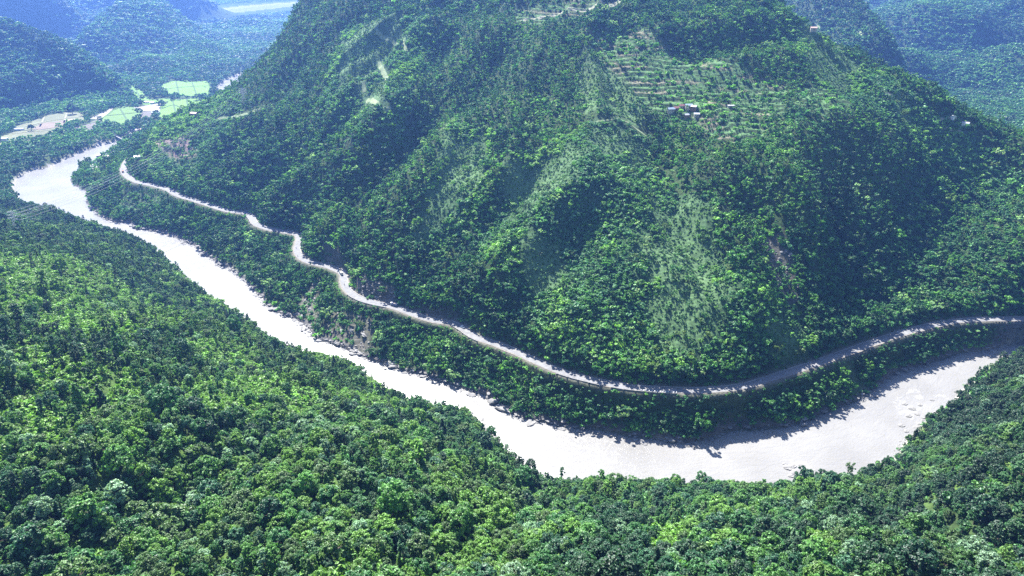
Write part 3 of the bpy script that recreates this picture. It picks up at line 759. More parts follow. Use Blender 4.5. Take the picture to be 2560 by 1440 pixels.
z, px, py, zc, db, dro, sf, wet = site(x, y)
vis = (~sf) & (~wet) & (np.hypot(x, y) < 1090) & (px > -800) & (px < 3300) & (py < 1680) & (db > 1.5)
clear = fbm(x / 48, y / 48, 201, 3)
open_ = smooth(.0, .2, clear) * (px < 1100) * (py > 640)
glade = np.zeros(len(x), bool)
for p in GLADES: glade |= inpoly(px + 25 * noise(x / 9, y / 9, 4), py + 12 * noise(x / 8, y / 8, 5), p)
open_ = np.maximum(open_, glade * .95)
vis &= g.random(len(x)) > open_ * .8
x, y, z, px, py, zc, db = (a[vis] for a in (x, y, z, px, py, zc, db))
n = len(x)
kind = np.where(fbm(x / 38, y / 38, 203, 2) > .12, g.choice([4, 5, 4, 6, 0, 1], n), g.choice([0, 1, 2, 3, 0, 1, 2, 4, 6], n, p=[.2, .2, .15, .12, .1, .1, .05, .04, .04]))
kind = np.where((px < 1000) & (py < 1000), g.choice([4, 5, 6, 0, 1, 3], n, p=[.3, .22, .08, .15, .15, .1]), kind)
size = np.exp(g.normal(-.42, .30, n)) * np.where(g.random(n) < .05, 1.7, 1.0) * np.where(db < 12, .75, 1)
size *= 0.80 + 0.20 * smooth(150, 260, zc)
size *= np.where((px < 1250) & (py < 1010), .70, .84)
size = np.where(db < 16, np.minimum(size, .82), size)
size = np.clip(size, .42, 1.6)
tone = fbm(x / 42, y / 42, 207, 3) + g.normal(0.10, .34, n) + .18 * (px < 1300) - .34 * smooth(1900, 2250, px + .5 * (1250 - py))  # last term pushes the lower right towards dark greens, imitating a shaded slope
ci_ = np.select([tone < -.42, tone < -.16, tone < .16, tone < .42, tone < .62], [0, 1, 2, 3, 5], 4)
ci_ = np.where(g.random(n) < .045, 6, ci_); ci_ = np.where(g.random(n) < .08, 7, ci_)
tint = PV[ci_] * np.exp(g.normal(0, .12, (n, 1))) * NEART * (1 - .22 * smooth(1900, 2250, px + .5 * (1250 - py)))[:, None]  # lower-right trees dimmed: shade of the turned-away slope put into their tint
rz = g.uniform(0, 6.283, n)
NEAR = dict(x=x, y=y, z=z, px=px, py=py, zc=zc, kind=kind, size=size, ci=ci_, tint=tint, rz=rz, db=db)
# which of them show largest, each of these becomes a tree of its own
H_ = np.array([SHAPES[k][1] for k in NEARK]); R_ = np.array([SHAPES[k][2] for k in NEARK])
tx, ty, tz = x, y, z + H_[kind] * size * .8
tpx, tpy, tzc = proj(tx, ty, tz)
infr = (tpx > 8) & (tpx < 2552) & (tpy > 8) & (tpy < 1425)
seen = np.ones(n, bool)
for t in np.linspace(.06, .94, 40):
    qx, qy, qz = tx * (1 - t), ty * (1 - t), tz + (HC - tz) * t
    seen &= qz > ground(qx, qy) + 4.0
big = H_[kind] * size * R_[kind] * size / tzc ** 2
broad = infr & seen & (kind < 4); slim = infr & seen & (kind >= 4)
pick = np.zeros(n, bool)
NB, NS = 288, 200
pick[np.nonzero(broad)[0][np.argsort(-big[broad])[:NB]]] = True
pick[np.nonzero(slim)[0][np.argsort(-big[slim])[:NS]]] = True
rest = ~pick
def rots(rz, g, tilt=.06):
    return np.c_[g.normal(0, tilt, len(rz)), g.normal(0, tilt, len(rz)), rz]
def sizes(size, g):
    return np.c_[size * g.uniform(.9, 1.12, len(size)), size * g.uniform(.9, 1.12, len(size)), size * g.uniform(.85, 1.15, len(size))]
gg = np.random.default_rng(5)
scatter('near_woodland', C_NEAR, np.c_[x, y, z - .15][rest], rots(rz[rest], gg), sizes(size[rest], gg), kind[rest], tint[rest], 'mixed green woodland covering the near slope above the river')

# the big hill and the strip between road and river
x, y, g = grid_pts(-700, 900, 330, 1330, 5.6, 21)
z, px, py, zc, db, dro, sf, wet = site(x, y)
rr = np.hypot(x, y)
outer = gridval(d_road < 60, x, y) & (z < gridval(z_road, x, y) - .3)
ok = sf & (~wet) & (px > -250) & (px < 2900) & (py > -120) & (db > 2.0 + 2 * g.random(len(x))) & (rr < 1330)
li, scb, ter, bar, sgr = gridval(m_light, x + 11 * noise(x / 17, y / 17, 601), y + 15 * noise(x / 15, y / 15, 602)), gridval(m_scrub, x, y), gridval(terr, x, y), gridval(m_bare, x, y), gridval(m_sgr, x, y)
sand = gridval(beach, x, y) > .3
ok &= ~sand
dens = np.where(ter, .26, np.where(li, .34, np.where(scb, .42, 1.0)))
dens = np.where(bar, .22, np.where(sgr, .05, dens))
patch = fbm(x / 55, y / 55, 301, 3)
dens *= np.where(patch > .38, .35, 1.0)
strip_ = outer & (db < 60) & ~bar
dens = np.where(strip_, np.where(sgr, .25, 1.0), dens)
ok &= g.random(len(x)) < dens
ok &= (dro > np.where(outer, 8.5, 6.3)) & (off_trails(x, y) > 6.5)
nose = gridval(gul, x, y)
x, y, z, px, py, zc, db, dro, outer, scb, li, ter, nose, rr = (a[ok] for a in (x, y, z, px, py, zc, db, dro, outer, scb, li, ter, nose, rr))
n = len(x)
pine = smooth(-.15, .25, fbm(x / 120, y / 120, 303, 2)) * smooth(60, 110, z)
kind = np.where(g.random(n) < pine, g.choice([4, 5, 6, 4], n), g.choice([0, 1, 2, 3, 4], n, p=[.32, .3, .14, .16, .08]))
size = np.exp(g.normal(-.24, .32, n)) * np.where(z > 120, .84, 1.0) * np.where(scb, .72, 1.0) * np.where(ter, .8, 1)
size = np.where((~outer) & (dro < 13), np.maximum(size, 1.0), size)
size = np.where(outer & (dro < 20), np.minimum(size, .45 + .075 * (dro - 5)), size)
size = np.clip(size, .25, 1.5)
tone = .8 * fbm(x / 60, y / 60, 305, 3) + g.normal(0, .3, n)
ci_ = np.select([tone < -.35, tone < -.05, tone < .3, tone < .6], [0, 7, 2, 3], 5)
ci_ = np.where(g.random(n) < .03, 6, ci_)
tint = PV[ci_] * np.exp(g.normal(0, .12, (n, 1))) * np.where((scb | li)[:, None], np.array([1.25, 1.12, 1.2]), 1.0) * HILLT
scatter('hillside_forest', C_HILL, np.c_[x, y, z - .2], rots(g.uniform(0, 6.283, n), gg, .05), sizes(size, gg), kind, tint, 'dense mixed forest covering the big hill across the river')

# bushes: scrub on the hill, undergrowth on the near slope
def bushes(name, label, x, y, g, ok, size, tint, z):
    n = ok.sum()
    scatter(name, C_BUSH, np.c_[x, y, z - .1][ok], rots(g.uniform(0, 6.283, n), gg, .15), sizes(size[ok], gg), g.integers(0, 3, n), tint[ok], label)
x, y, g = grid_pts(-700, 900, 330, 1330, 3.0, 31)
z, px, py, zc, db, dro, sf, wet = site(x, y)
li, scb, ter, bar, sgr = gridval(m_light, x + 11 * noise(x / 17, y / 17, 601), y + 15 * noise(x / 15, y / 15, 602)), gridval(m_scrub, x, y), gridval(terr, x, y), gridval(m_bare, x, y), gridval(m_sgr, x, y)
outer = gridval(d_road < 30, x, y) & (z < gridval(z_road, x, y) - .3)
edge = (dro < 22) & (dro > 5.6)
dens = np.where(ter, .20, np.where(li, .85, np.where(scb, .97, .40)))
dens = np.where(edge | (outer & (db < 60)), .95, dens); dens = np.where(bar, .22, np.where(sgr, .4, dens))
ok = sf & (~wet) & (px > -200) & (px < 2850) & (py > -100) & (db > 1.6) & (dro > 5.4) & (off_trails(x, y) > 4.2) & (np.hypot(x, y) < 1330) & (g.random(len(x)) < dens)
n = len(x)
size = np.exp(g.normal(0, .3, n)) * np.where(li, .6, 1) * np.where(outer & (dro < 12), .6, 1.0) * np.where(scb & ~li, 1.15, 1)
tone = fbm(x / 40, y / 40, 401, 3) + g.normal(0, .25, n)
tint = PV[np.select([tone < -.25, tone < .2, tone < .55], [7, 2, 3], 3)] * np.exp(g.normal(0, .15, (n, 1))) * HILLT * 1.2
tint = tint * np.where((scb | li)[:, None], np.array([1.2, 1.02, 1.15]), 1.0)
tint = np.where(li[:, None], tint * .4 + np.array([.050, .112, .042]), tint)
bushes('hillside_scrub', 'light green scrub and bushes between the trees of the big hill', x, y, g, ok, size, tint, z)
x, y, g = grid_pts(-930, 600, 90, 1100, 3.2, 33)
z, px, py, zc, db, dro, sf, wet = site(x, y)
clear = fbm(x / 48, y / 48, 201, 3)
op = smooth(-.05, .15, clear) * (px < 1100) * (py > 640)
for p in GLADES: op = np.maximum(op, inpoly(px, py, p))
ok = (~sf) & (~wet) & (px > -700) & (px < 3200) & (py < 1600) & (db > .8) & (np.hypot(x, y) < 1090) & (g.random(len(x)) < .4 + .55 * op)
n = len(x)
tint = np.where((op > .4)[:, None], PV[4] * NEART, PV[np.where(g.random(n) < .5, 2, 3)] * NEART) * np.exp(g.normal(0, .2, (n, 1)))
bushes('near_undergrowth', 'bright green bushes and creepers in the gaps of the near woodland', x, y, g, ok, np.exp(g.normal(.1, .3, n)), tint, z)

# far woods, wider apart with distance
FIELDS = {'g1': [(395,214),(440,203),(525,206),(532,230),(500,240),(420,236)], 'g2': [(390,284),(425,252),(470,248),(512,256),(505,276),(440,292),(400,296)], 'g3': [(252,303),(285,272),(335,266),(350,290),(310,312)],
          'g4': [(322,212),(345,220),(372,248),(428,246),(424,252),(388,258),(362,262),(338,242)], 'd1': [(338,268),(396,260),(405,266),(392,278),(345,279)], 'd2': [(350,281),(388,281),(384,292),(356,296)],
          't1': [(32,319),(70,308),(120,288),(180,280),(215,285),(213,299),(150,313),(62,327)], 't2': [(0,340),(40,330),(110,320),(160,318),(112,336),(52,350),(0,364)], 't3': [(190,320),(240,300),(250,304),(240,318),(228,326)], 't4': [(222,298),(258,282),(280,271),(276,281),(248,298)], 'p1': [(62,354),(112,340),(150,334),(80,352)]}
g = np.random.default_rng(61)
st = .0046
na, nr = int(1.92 / st), int(math.log(6200 / 990) / (st * 1.5))
A_, L_ = np.meshgrid(np.linspace(-.96, .96, na), np.linspace(math.log(990), math.log(6200), nr))
A_ = A_ + g.uniform(-.45, .45, A_.shape) * st; L_ = L_ + g.uniform(-.45, .45, L_.shape) * st * 1.5
x, y = (np.exp(L_) * np.sin(A_)).ravel(), (np.exp(L_) * np.cos(A_)).ravel()
z, px, py, zc, db, dro, sf, wet = site(x, y)
rr = np.hypot(x, y)
ok = (~wet) & (px > -900) & (px < 3400) & (py > -110) & (db > 3) & (dro > 9) & ((rr > 1330) | (~sf & (rr > 1080)))
fld = np.zeros(len(x), bool)
for p in FIELDS.values(): fld |= (inpoly(px, py, p) | inpoly(px, py - 6, p)) & (rr > 1050)
ok &= ~fld
ok &= ~(inpoly(px, py, [(470,24),(560,12),(760,0),(900,-4),(900,16),(760,26),(620,42),(480,52)]) & (rr > 2900))
ok &= ~(z < 16) | (g.random(len(x)) < .75)
tipx, tipy, tiz = x, y, z + 9
sn = np.ones(len(x), bool)
for t in np.linspace(.02, .9, 60):
    sn &= (tiz + (HC - tiz) * t) > ground(x * (1 - t), y * (1 - t)) - 4
ok &= sn
x, y, z, rr = x[ok], y[ok], z[ok], rr[ok]; n = len(x)
size = np.exp(g.normal(-.02, .25, n)) * np.clip(rr * st / 5.4, .8, 3.2)
tone = fbm(x / 150, y / 150, 501, 3) + g.normal(0, .3, n)
tint = PV[np.select([tone < -.3, tone < .1, tone < .5], [0, 7, 2], 3)] * np.exp(g.normal(0, .10, (n, 1))) * HILLT * 1.05
scatter('distant_forest', C_FAR, np.c_[x, y, z - .3], rots(g.uniform(0, 6.283, n), gg, .05), np.c_[sizes(size, gg)[:, :2], np.minimum(size, 1.5)], g.integers(0, 3, n), tint, 'far forested hills turning blue in the haze')
print('COUNTS near', rest.sum(), 'pick', pick.sum(), 'far', n)
# ------------------------------------------------------------------ the road and its walls
d = np.gradient(road[:, :2], axis=0); rn = np.stack([-d[:, 1], d[:, 0]], 1); rn /= np.linalg.norm(rn, axis=1)[:, None]
mid = len(road) // 2
if np.min(np.hypot(*(bankR - (road[mid, :2] + rn[mid] * 3)).T)) > np.min(np.hypot(*(bankR - road[mid, :2]).T)): rn = -rn      # rn points to the river side
def strip(name, offs, zs, mat, i0=0, i1=None, parent=None):
    seg = slice(i0, i1); P = road[seg]; Nn = rn[seg]; k = len(P); V = []
    for o_, dz in zip(offs, zs): V.append(np.c_[P[:, :2] + Nn * (o_ if np.isscalar(o_) else o_[seg][:, None]), P[:, 2] + dz])
    i = np.arange(k - 1); F = [np.stack([i + a * k, i + 1 + a * k, i + 1 + (a + 1) * k, i + (a + 1) * k], 1) for a in range(len(offs) - 1)]
    return link(name, mesh_np(name, np.concatenate(V), np.concatenate(F), [mat]), parent)
M_ROAD = noisy_mat('dusty_road', (.175, .175, .175), .25, .35, .9, .2)
M_DIRT = noisy_mat('gravel_shoulder', (.19, .175, .15), .3, .8, .95, .1)
M_CONC = noisy_mat('old_concrete', (.36, .35, .33), .25, .6, .9, .2)
M_STONE = noisy_mat('grey_stone', (.22, .215, .205), .35, .5, .9, .2, .4)
M_WHITE = noisy_mat('white_paint', (.78, .78, .76), .08, 1.5, .5, .4)
ns = len(road); s_ = np.arange(ns) * 4.0
wob1 = ROAD_HALF + .35 * fbm(s_ / 26, s_ * 0, 71, 2); wob2 = -(ROAD_HALF + .35 * fbm(s_ / 22, s_ * 0 + 5, 72, 2))
sh1, sh2 = wob1 + 1.1 + .7 * fbm(s_ / 15, s_ * 0, 73, 2), wob2 - 1.4 - .9 * fbm(s_ / 15, s_ * 0 + 4, 74, 2)
tag(strip('road_shoulder', [sh2, sh1], [.03, .03], M_DIRT), kind='structure')
tag(strip('road', [wob2, np.zeros(ns), wob1], [.08, .16, .08], M_ROAD), kind='structure')
tag(strip('roadside_kerb', [wob2 - .5, wob2 - .5, wob2 - .15, wob2 - .15], [-.2, .32, .32, -.2], M_CONC, 30), kind='structure')
rpix = np.stack(proj(road[:, 0], road[:, 1], road[:, 2])[:2], 1)
def road_at(px, py): return int(np.argmin(np.hypot(rpix[:, 0] - px, rpix[:, 1] - py)))
def wall(p0, p1, low, label, step=2):
    i0, i1 = sorted((road_at(*p0), road_at(*p1)))
    t = empty('retaining_wall', road[(i0 + i1) // 2]); off = Vector(road[(i0 + i1) // 2])
    tag(t, label, 'retaining wall', 'stone walls holding up the river side of the road')
    w1 = wob1 + .9
    f = strip('wall_face', [w1, w1, w1 + .5, w1 + .75], [-.3, .55, .55, -low], M_STONE, i0, i1 + 1, t); f.matrix_parent_inverse = Matrix.Translation(-off)
    for i in range(i0, i1 + 1, step):
        mb = MB(); q = road[i, :2] + rn[i] * (w1[i] + .75); mb.box((q[0], q[1], road[i, 2] - low / 2 + .3), (.6, .7, low + 1.0), math.atan2(rn[i, 1], rn[i, 0]))
        o = mb.build('buttress', M_STONE, t); o.matrix_parent_inverse = Matrix.Translation(-off)
wall((1395, 926), (1500, 955), 2.6, 'long dark stone wall under the road right of the straight sunny stretch')
wall((1530, 960), (1690, 975), 2.8, 'stone wall with close buttresses below the lowest point of the road')
wall((1140, 812), (1200, 848), 2.6, 'short stone wall under the road beside the white car')
wall((880, 737), (975, 766), 2.6, 'stone wall under the road opposite the bare landslide scar')
wall((612, 533), (640, 560), 2.4, 'curved stone wall around the farthest bright bend of the road')
i0, i1 = road_at(1600, 970), road_at(1690, 975)
for k, i in enumerate(np.linspace(min(i0, i1), max(i0, i1), 14)):
    a = int(i); f = i - a; q = road[a] * (1 - f) + road[min(a + 1, ns - 1)] * f; q2 = q[:2] + rn[a] * (wob1[a] + .45)
    mb = MB(); mb.box((0, 0, .45), (.7, .55, 1.1), 0, .85)
    o = mb.build('guard_post', M_WHITE); o.location = (q2[0], q2[1], q[2]); o.rotation_euler = (0, 0, math.atan2(rn[a, 1], rn[a, 0]))
    tag(o, 'squat white guard post on the river edge of the road above the buttressed wall', 'guard post', 'guard posts in a row along the road edge')

# ------------------------------------------------------------------ vehicles
M_GLASS = noisy_mat('dark_glass', (.02, .025, .03), .1, 1, .1, .6); M_TYRE = noisy_mat('tyre_rubber', (.02, .02, .02), .2, 3, .8)
M_STEEL = noisy_mat('grey_steel', (.45, .46, .47), .15, 2, .45, .5, .6)
def paint(n, c): return noisy_mat(n, c, .06, 1.0, .35, .5)
M_PW, M_PB, M_PO = paint('white_car_paint', (.80, .80, .80)), paint('blue_paint', (.05, .10, .28)), paint('orange_paint', (.50, .16, .04))
M_CLOTH, M_SKIN, M_RED = noisy_mat('dark_cloth', (.05, .05, .07), .2, 3, .9), noisy_mat('skin', (.30, .18, .12), .1, 3, .6), paint('red_paint', (.42, .05, .04))
def wheel(parent, x, y, r, w=.22):
    mb = MB(); mb.cyl((0, 0, 0), r, w, 'y', 14); o = mb.build('wheel', M_TYRE, parent); o.location = (x, y, r)
    m2 = MB(); m2.cyl((0, 0, 0), r * .58, w + .02, 'y', 10); m2.build('rim', M_STEEL, o)
def stand(px, py, name, label, cat, group, off=1.9, flip=False):
    i = road_at(px, py); q = road[i, :2] + rn[i] * off; t = empty(name, (q[0], q[1], road[i, 2] + .13)); dd_ = d[i]
    t.rotation_euler = (0, 0, math.atan2(dd_[1], dd_[0]) + (math.pi if flip else 0)); return tag(t, label, cat, group)
def car(px, py, m, label, off, flip=False):
    t = stand(px, py, 'car', label, 'car', 'vehicles on the road', off, flip); L_ = 4.3; hw = .86
    mb = MB()
    mb.prism([(-hw, .32), (hw, .32), (hw + .02, .62), (hw - .08, .92), (-hw + .08, .92), (-hw - .02, .62)], -L_ / 2, L_ / 2); mb.build('body', m, t, .06)
    mb = MB(); V = [(-1.55, -.74, .92), (1.0, -.74, .92), (1.0, .74, .92), (-1.55, .74, .92), (-1.2, -.62, 1.5), (.35, -.62, 1.5), (.35, .62, 1.5), (-1.2, .62, 1.5)]
    mb.add(V, [(0, 3, 2, 1), (4, 5, 6, 7), (0, 1, 5, 4), (1, 2, 6, 5), (2, 3, 7, 6), (3, 0, 4, 7)]); mb.build('cabin', m, t, .04)
    def pane(nm, q): mm = MB(); n_ = (Vector(q[1]) - Vector(q[0])).cross(Vector(q[3]) - Vector(q[0])).normalized() * .012; mm.add([Vector(p) + n_ for p in q], [(0, 1, 2, 3)]); mm.build(nm, M_GLASS, t)
    pane('windscreen', [(.93, -.66, 1.0), (.93, .66, 1.0), (.42, .56, 1.44), (.42, -.56, 1.44)]); pane('rear_window', [(-1.5, .66, 1.0), (-1.5, -.66, 1.0), (-1.25, -.56, 1.44), (-1.25, .56, 1.44)])
    for s in (-1, 1):
        q = [(-1.35, s * .725, 1.0), (.78, s * .725, 1.0), (.36, s * .64, 1.42), (-1.15, s * .64, 1.42)]
        pane('side_window', q if s < 0 else q[::-1])
        for x in (-1.35, 1.35): wheel(t, x, s * .78, .32)
        mm = MB(); mm.box((L_ / 2 + .01, s * .6, .68), (.05, .36, .16)); mm.build('headlight', M_GLASS, t)
def truck(px, py, m, m2, label, off, flip=False, L_=6.8):
    t = stand(px, py, 'truck', label, 'truck', 'vehicles on the road', off, flip)
    mb = MB(); mb.box((L_ / 2 - .85, 0, 1.55), (1.7, 2.2, 2.1), 0, .94); mb.build('cab', m, t, .06)
    mb = MB(); mb.box((-.9, 0, .8), (L_ - 1.9, 2.3, .25)); mb.build('chassis', M_STEEL, t)
    mb = MB()
    for s in (-1, 1): mb.box((-.9, s * 1.12, 1.75), (L_ - 1.9, .08, 1.6))
    for s in (-1, 1): mb.box((-.9 + s * (L_ - 1.9) / 2, 0, 1.75), (.08, 2.16, 1.6))
    mb.build('cargo_bed', m2, t)
    mb = MB(); mb.box((L_ / 2 + .01, 0, 1.95), (.06, 1.8, .8)); mb.build('windscreen', M_GLASS, t)
    for s in (-1, 1):
        for x in (L_ / 2 - 1.0, -1.6, -2.6): wheel(t, x, s * 1.0, .48, .3)
    mb = MB(); mb.box((-1.0, 0, 2.1), (L_ - 2.4, 2.0, .5), 0, .8); mb.build('cargo', M_DIRT, t)
def rider_mesh():
    me = bpy.data.meshes.new('rider'); J = [(0, 0, .80), (.05, 0, 1.05), (.10, 0, 1.32), (.12, 0, 1.46), (.15, 0, 1.64), (.15, 0, 1.74)]; E = [(0, 1), (1, 2), (2, 3), (3, 4), (4, 5)]; rad_ = [.15, .14, .15, .055, .10, .07]
    for s in (-1, 1):
        b = len(J); J += [(.10, s * .20, 1.36), (.30, s * .26, 1.14), (.52, s * .28, 1.05)]; E += [(2, b), (b, b + 1), (b + 1, b + 2)]; rad_ += [.06, .05, .04]
        b = len(J); J += [(.02, s * .12, .78), (.36, s * .17, .74), (.22, s * .17, .34), (.36, s * .17, .30)]; E += [(0, b), (b, b + 1), (b + 1, b + 2), (b + 2, b + 3)]; rad_ += [.10, .08, .055, .045]
    me.from_pydata(J, E, []); o = bpy.data.objects.new('rider_tmp', me); COL.objects.link(o)
    o.modifiers.new('skin', 'SKIN'); sv = me.skin_vertices[0].data
    for i, r in enumerate(rad_): sv[i].radius = (r, r)
    sv[0].use_root = True
    o.modifiers.new('sub', 'SUBSURF').levels = 1
    ev = o.evaluated_get(bpy.context.evaluated_depsgraph_get()); out = bpy.data.meshes.new_from_object(ev); bpy.data.objects.remove(o)
    out.materials.clear(); out.materials.append(M_CLOTH); out.materials.append(M_SKIN)
    for p in out.polygons:
        c = p.center
        p.material_index = 1 if c.z > 1.52 or c.x > .46 and c.z > .9 else 0; p.use_smooth = True
    return out
RIDER = rider_mesh()
def motorcycle(px, py, m, label, plabel, off, flip=False):
    t = stand(px, py, 'motorcycle', label, 'motorcycle', 'motorcycles on the road', off, flip)
    mb = MB(); mb.tube([(-.55, 0, .62), (-.1, 0, .55), (.3, 0, .6), (.5, 0, .85)], [.06, .12, .12, .05], 6); mb.build('frame', M_STEEL, t)
    mb = MB(); mb.box((.2, 0, .82), (.5, .28, .24), 0, .7); mb.build('fuel_tank', m, t, .04)
    mb = MB(); mb.box((-.3, 0, .78), (.65, .24, .1)); mb.build('seat', M_CLOTH, t)
    mb = MB(); mb.tube([(.5, -.33, 1.02), (.46, 0, .98), (.5, .33, 1.02)], .025, 5); mb.build('handlebar', M_STEEL, t)
    for x in (-.65, .68): wheel(t, x, 0, .3, .11)
    p = link('person', RIDER); p.location = t.location + Vector((0, 0, .02)); p.rotation_euler = t.rotation_euler
    p.location -= Vector((math.cos(t.rotation_euler.z), math.sin(t.rotation_euler.z), 0)) * .22
    tag(p, plabel, 'person', 'people riding motorcycles on the road')
car(1153, 819, M_PW, 'small white car in the shade at the bend above the short wall', -.9)
truck(857, 684, M_PW, M_STEEL, 'white cab truck coming out of the shade onto the bright landslide bend', 1.6)
car(611, 533, M_PB, 'dark blue car at the farthest bright bend of the road', -1.6, True)
motorcycle(861, 714, M_RED, 'red motorcycle riding round the bright bend by the landslide', 'person in dark clothes riding the motorcycle round the landslide bend', .6)
motorcycle(743, 620, M_PB, 'dark motorcycle on the narrow sunny stretch, farther of the two there', 'person in dark clothes riding the farther motorcycle on the narrow stretch', .5)
motorcycle(751, 638, M_STEEL, 'grey motorcycle on the narrow sunny stretch, nearer of the two there', 'person in dark clothes riding the nearer motorcycle on the narrow stretch', 2.0, True)
truck(309, 431, M_PO, M_STEEL, 'orange cab truck on the wide pale bend at the far end of the road', 1.2, False, 6.0)
truck(985, 768, M_STEEL, M_PB, 'grey truck parked in the shade beside the foot of the landslide', -2.4, True)

# ------------------------------------------------------------------ houses
def roof_mat(n, c): return noisy_mat(n, c, .18, .7, .45, .5)
M_TIN, M_BLUE, M_RROOF, M_CREAM, M_MUD, M_RUST = roof_mat('pale_tin_roof', (.30, .32, .35)), roof_mat('blue_tin_roof', (.19, .25, .34)), roof_mat('red_tin_roof', (.16, .07, .062)), noisy_mat('cream_wall', (.42, .39, .33), .12, .8, .9), noisy_mat('mud_wall', (.22, .15, .11), .2, .8, .95), roof_mat('rusty_roof', (.40, .28, .22))
M_WOOD = noisy_mat('door_wood', (.14, .08, .05), .2, 2, .8)
def house(px, py, L_, B_, H_w, rise, wallm, roofm, rz, label, name='house', cat='house', group='houses of the hillside village', nwin=2, dz=0.0):
    q = hit(px, py); t = empty(name, q + Vector((0, 0, dz)), R(rz)); tag(t, label, cat, group)
    mb = MB(); mb.box((0, 0, H_w / 2 - 1), (L_, B_, H_w + 2)); mb.build('wall', wallm, t)
    mb = MB(); e = .5; hy = B_ / 2 + e
    if rise > .3: mb.prism([(-hy, H_w - .1), (-hy, H_w), (0, H_w + rise), (hy, H_w), (hy, H_w - .1), (0, H_w + rise - .12)], -L_ / 2 - e, L_ / 2 + e)
    else: mb.box((0, 0, H_w + .12), (L_ + .7, B_ + .7, .22))
    mb.build('roof', roofm, t)
    if rise > .3:
        for s in (-1, 1):
            mb = MB(); mb.prism([(-B_ / 2, H_w), (B_ / 2, H_w), (0, H_w + rise - .14)], s * (L_ / 2 - .1) - .1, s * (L_ / 2 - .1) + .1); mb.build('gable', wallm, t)
    mb = MB(); mb.box((L_ * .08, -B_ / 2 - .03, .95), (.9, .06, 1.9)); mb.build('door', M_WOOD, t)
    for k in range(nwin):
        x = (-.32 + .64 * k / max(1, nwin - 1)) * L_ if nwin > 1 else -.25 * L_
        if abs(x - L_ * .08) < .8: x += 1.3
        mb = MB(); mb.box((x, -B_ / 2 - .025, H_w * .58), (.9, .05, .8)); w_ = mb.build('window', M_WOOD, t)
        mb = MB(); mb.box((x, -B_ / 2 - .055, H_w * .58), (.7, .02, .6)); mb.build('pane', M_GLASS, w_)
V_ = 'on the terraced hillside'
house(1677, 279, 6.5, 4.2, 2.6, 1.3, M_CREAM, M_BLUE, 14, 'house with pale blue tin roof at the left end of the hillside row')
house(1692, 276, 7.0, 4.2, 2.6, 1.3, M_MUD, M_RROOF, 16, 'long red roofed house second in the hillside row')
house(1705, 271, 6.0, 4.0, 2.6, 1.3, M_CREAM, M_RROOF, 10, 'small red roofed house in the middle of the hillside row')
house(1721, 270, 6.5, 4.2, 2.8, 1.2, M_CREAM, M_BLUE, 4, 'house with blue white roof right of the red roofs')
house(1734, 273, 5.0, 4.2, 2.6, 1.2, M_MUD, M_TIN, -30, 'cream and brown house closing the right end of the hillside row')
house(1716, 293, 4.6, 3.6, 2.4, 1.1, M_MUD, M_TIN, 20, 'little tin roofed hut among trees just below the hillside row')
house(1741, 292, 4.8, 3.8, 2.4, 1.1, M_CREAM, M_TIN, -10, 'pale hut half hidden in trees below the right end of the row')
house(1826, 270, 6.5, 4.0, 2.4, .2, M_CREAM, M_TIN, 5, 'flat roofed pale house beside the bright terrace wall')
RG_ = 'houses on the ridge at the right'
house(2033, 77, 6.5, 4.0, 2.6, 1.2, M_CREAM, M_RUST, -12, 'pinkish roofed farmhouse on the skyline of the right ridge', group=RG_)
house(2042, 83, 6.0, 4.0, 2.6, 1.2, M_CREAM, M_TIN, 8, 'white farmhouse just below the pinkish roof on the ridge', group=RG_)
house(2382, 297, 5.0, 4.4, 3.0, .2, M_WHITE, M_WHITE, 20, 'small white block house on the lower right ridge', group=RG_)
house(2412, 315, 6.5, 5.0, 3.0, 1.2, M_WHITE, M_TIN, -35, 'bright white house at the end of the lower right ridge', group=RG_)
VG = 'buildings in the far valley'
house(29, 321, 15, 5, 3, 1.2, M_WHITE, M_TIN, 12, 'long white shed farther left of the pair by the brown field', 'farm_shed', 'shed', VG, 3)
house(49, 326, 15, 5, 3, 1.2, M_WHITE, M_TIN, 12, 'long white shed nearer the lone field tree', 'farm_shed', 'shed', VG, 3)
house(11, 354, 12, 8, 6, .2, M_WHITE, M_TIN, 10, 'white flat roofed house at the left edge below the fields', group=VG)
house(181, 304, 12, 7, 3, 1.5, M_MUD, M_RUST, 15, 'dark brown barn between trees at the end of the brown field', 'farm_shed', 'shed', VG)
house(192, 305, 8, 6, 3, 1.5, M_WHITE, M_TIN, 8, 'low white shed touching the dark brown barn', 'farm_shed', 'shed', VG)
house(390, 288, 14, 9, 6, .2, M_CREAM, M_BLUE, 5, 'two storey bluish house below the bright paddies', group=VG, nwin=4)
house(487, 290, 10, 6, 4, 1.5, M_MUD, M_RUST, -20, 'brown farmhouse on the bare spur under the power lines', group=VG)
house(366, 258, 11, 5, 3, 1.2, M_WHITE, M_TIN, 5, 'left white shed at the top of the grey field', 'farm_shed', 'shed', VG)
house(381, 259, 9, 5, 3, 1.2, M_WHITE, M_TIN, 5, 'right white shed at the top of the grey field', 'farm_shed', 'shed', VG)
house(338, 330, 9, 6, 4, 1.4, M_CREAM, M_TIN, 10, 'pale house above the gravel strip where the river bends away', group=VG)
house(352, 329, 8, 6, 4, 1.4, M_CREAM, M_RUST, -8, 'rusty roofed house above the gravel strip', group=VG)
house(274, 397, 16, 8, 4, 1.2, M_CREAM, M_RUST, 14, 'long greyish pink workshop between the river beach and the road', 'workshop', 'workshop', VG, 4)
house(250, 393, 9, 6, 4, 1.2, M_CREAM, M_RROOF, 20, 'pink roofed house at the head of the pale beach', group=VG)
house(284, 384, 7, 5, 3, 1.2, M_CREAM, M_TIN, 10, 'small pale house among dark trees behind the workshop', group=VG)
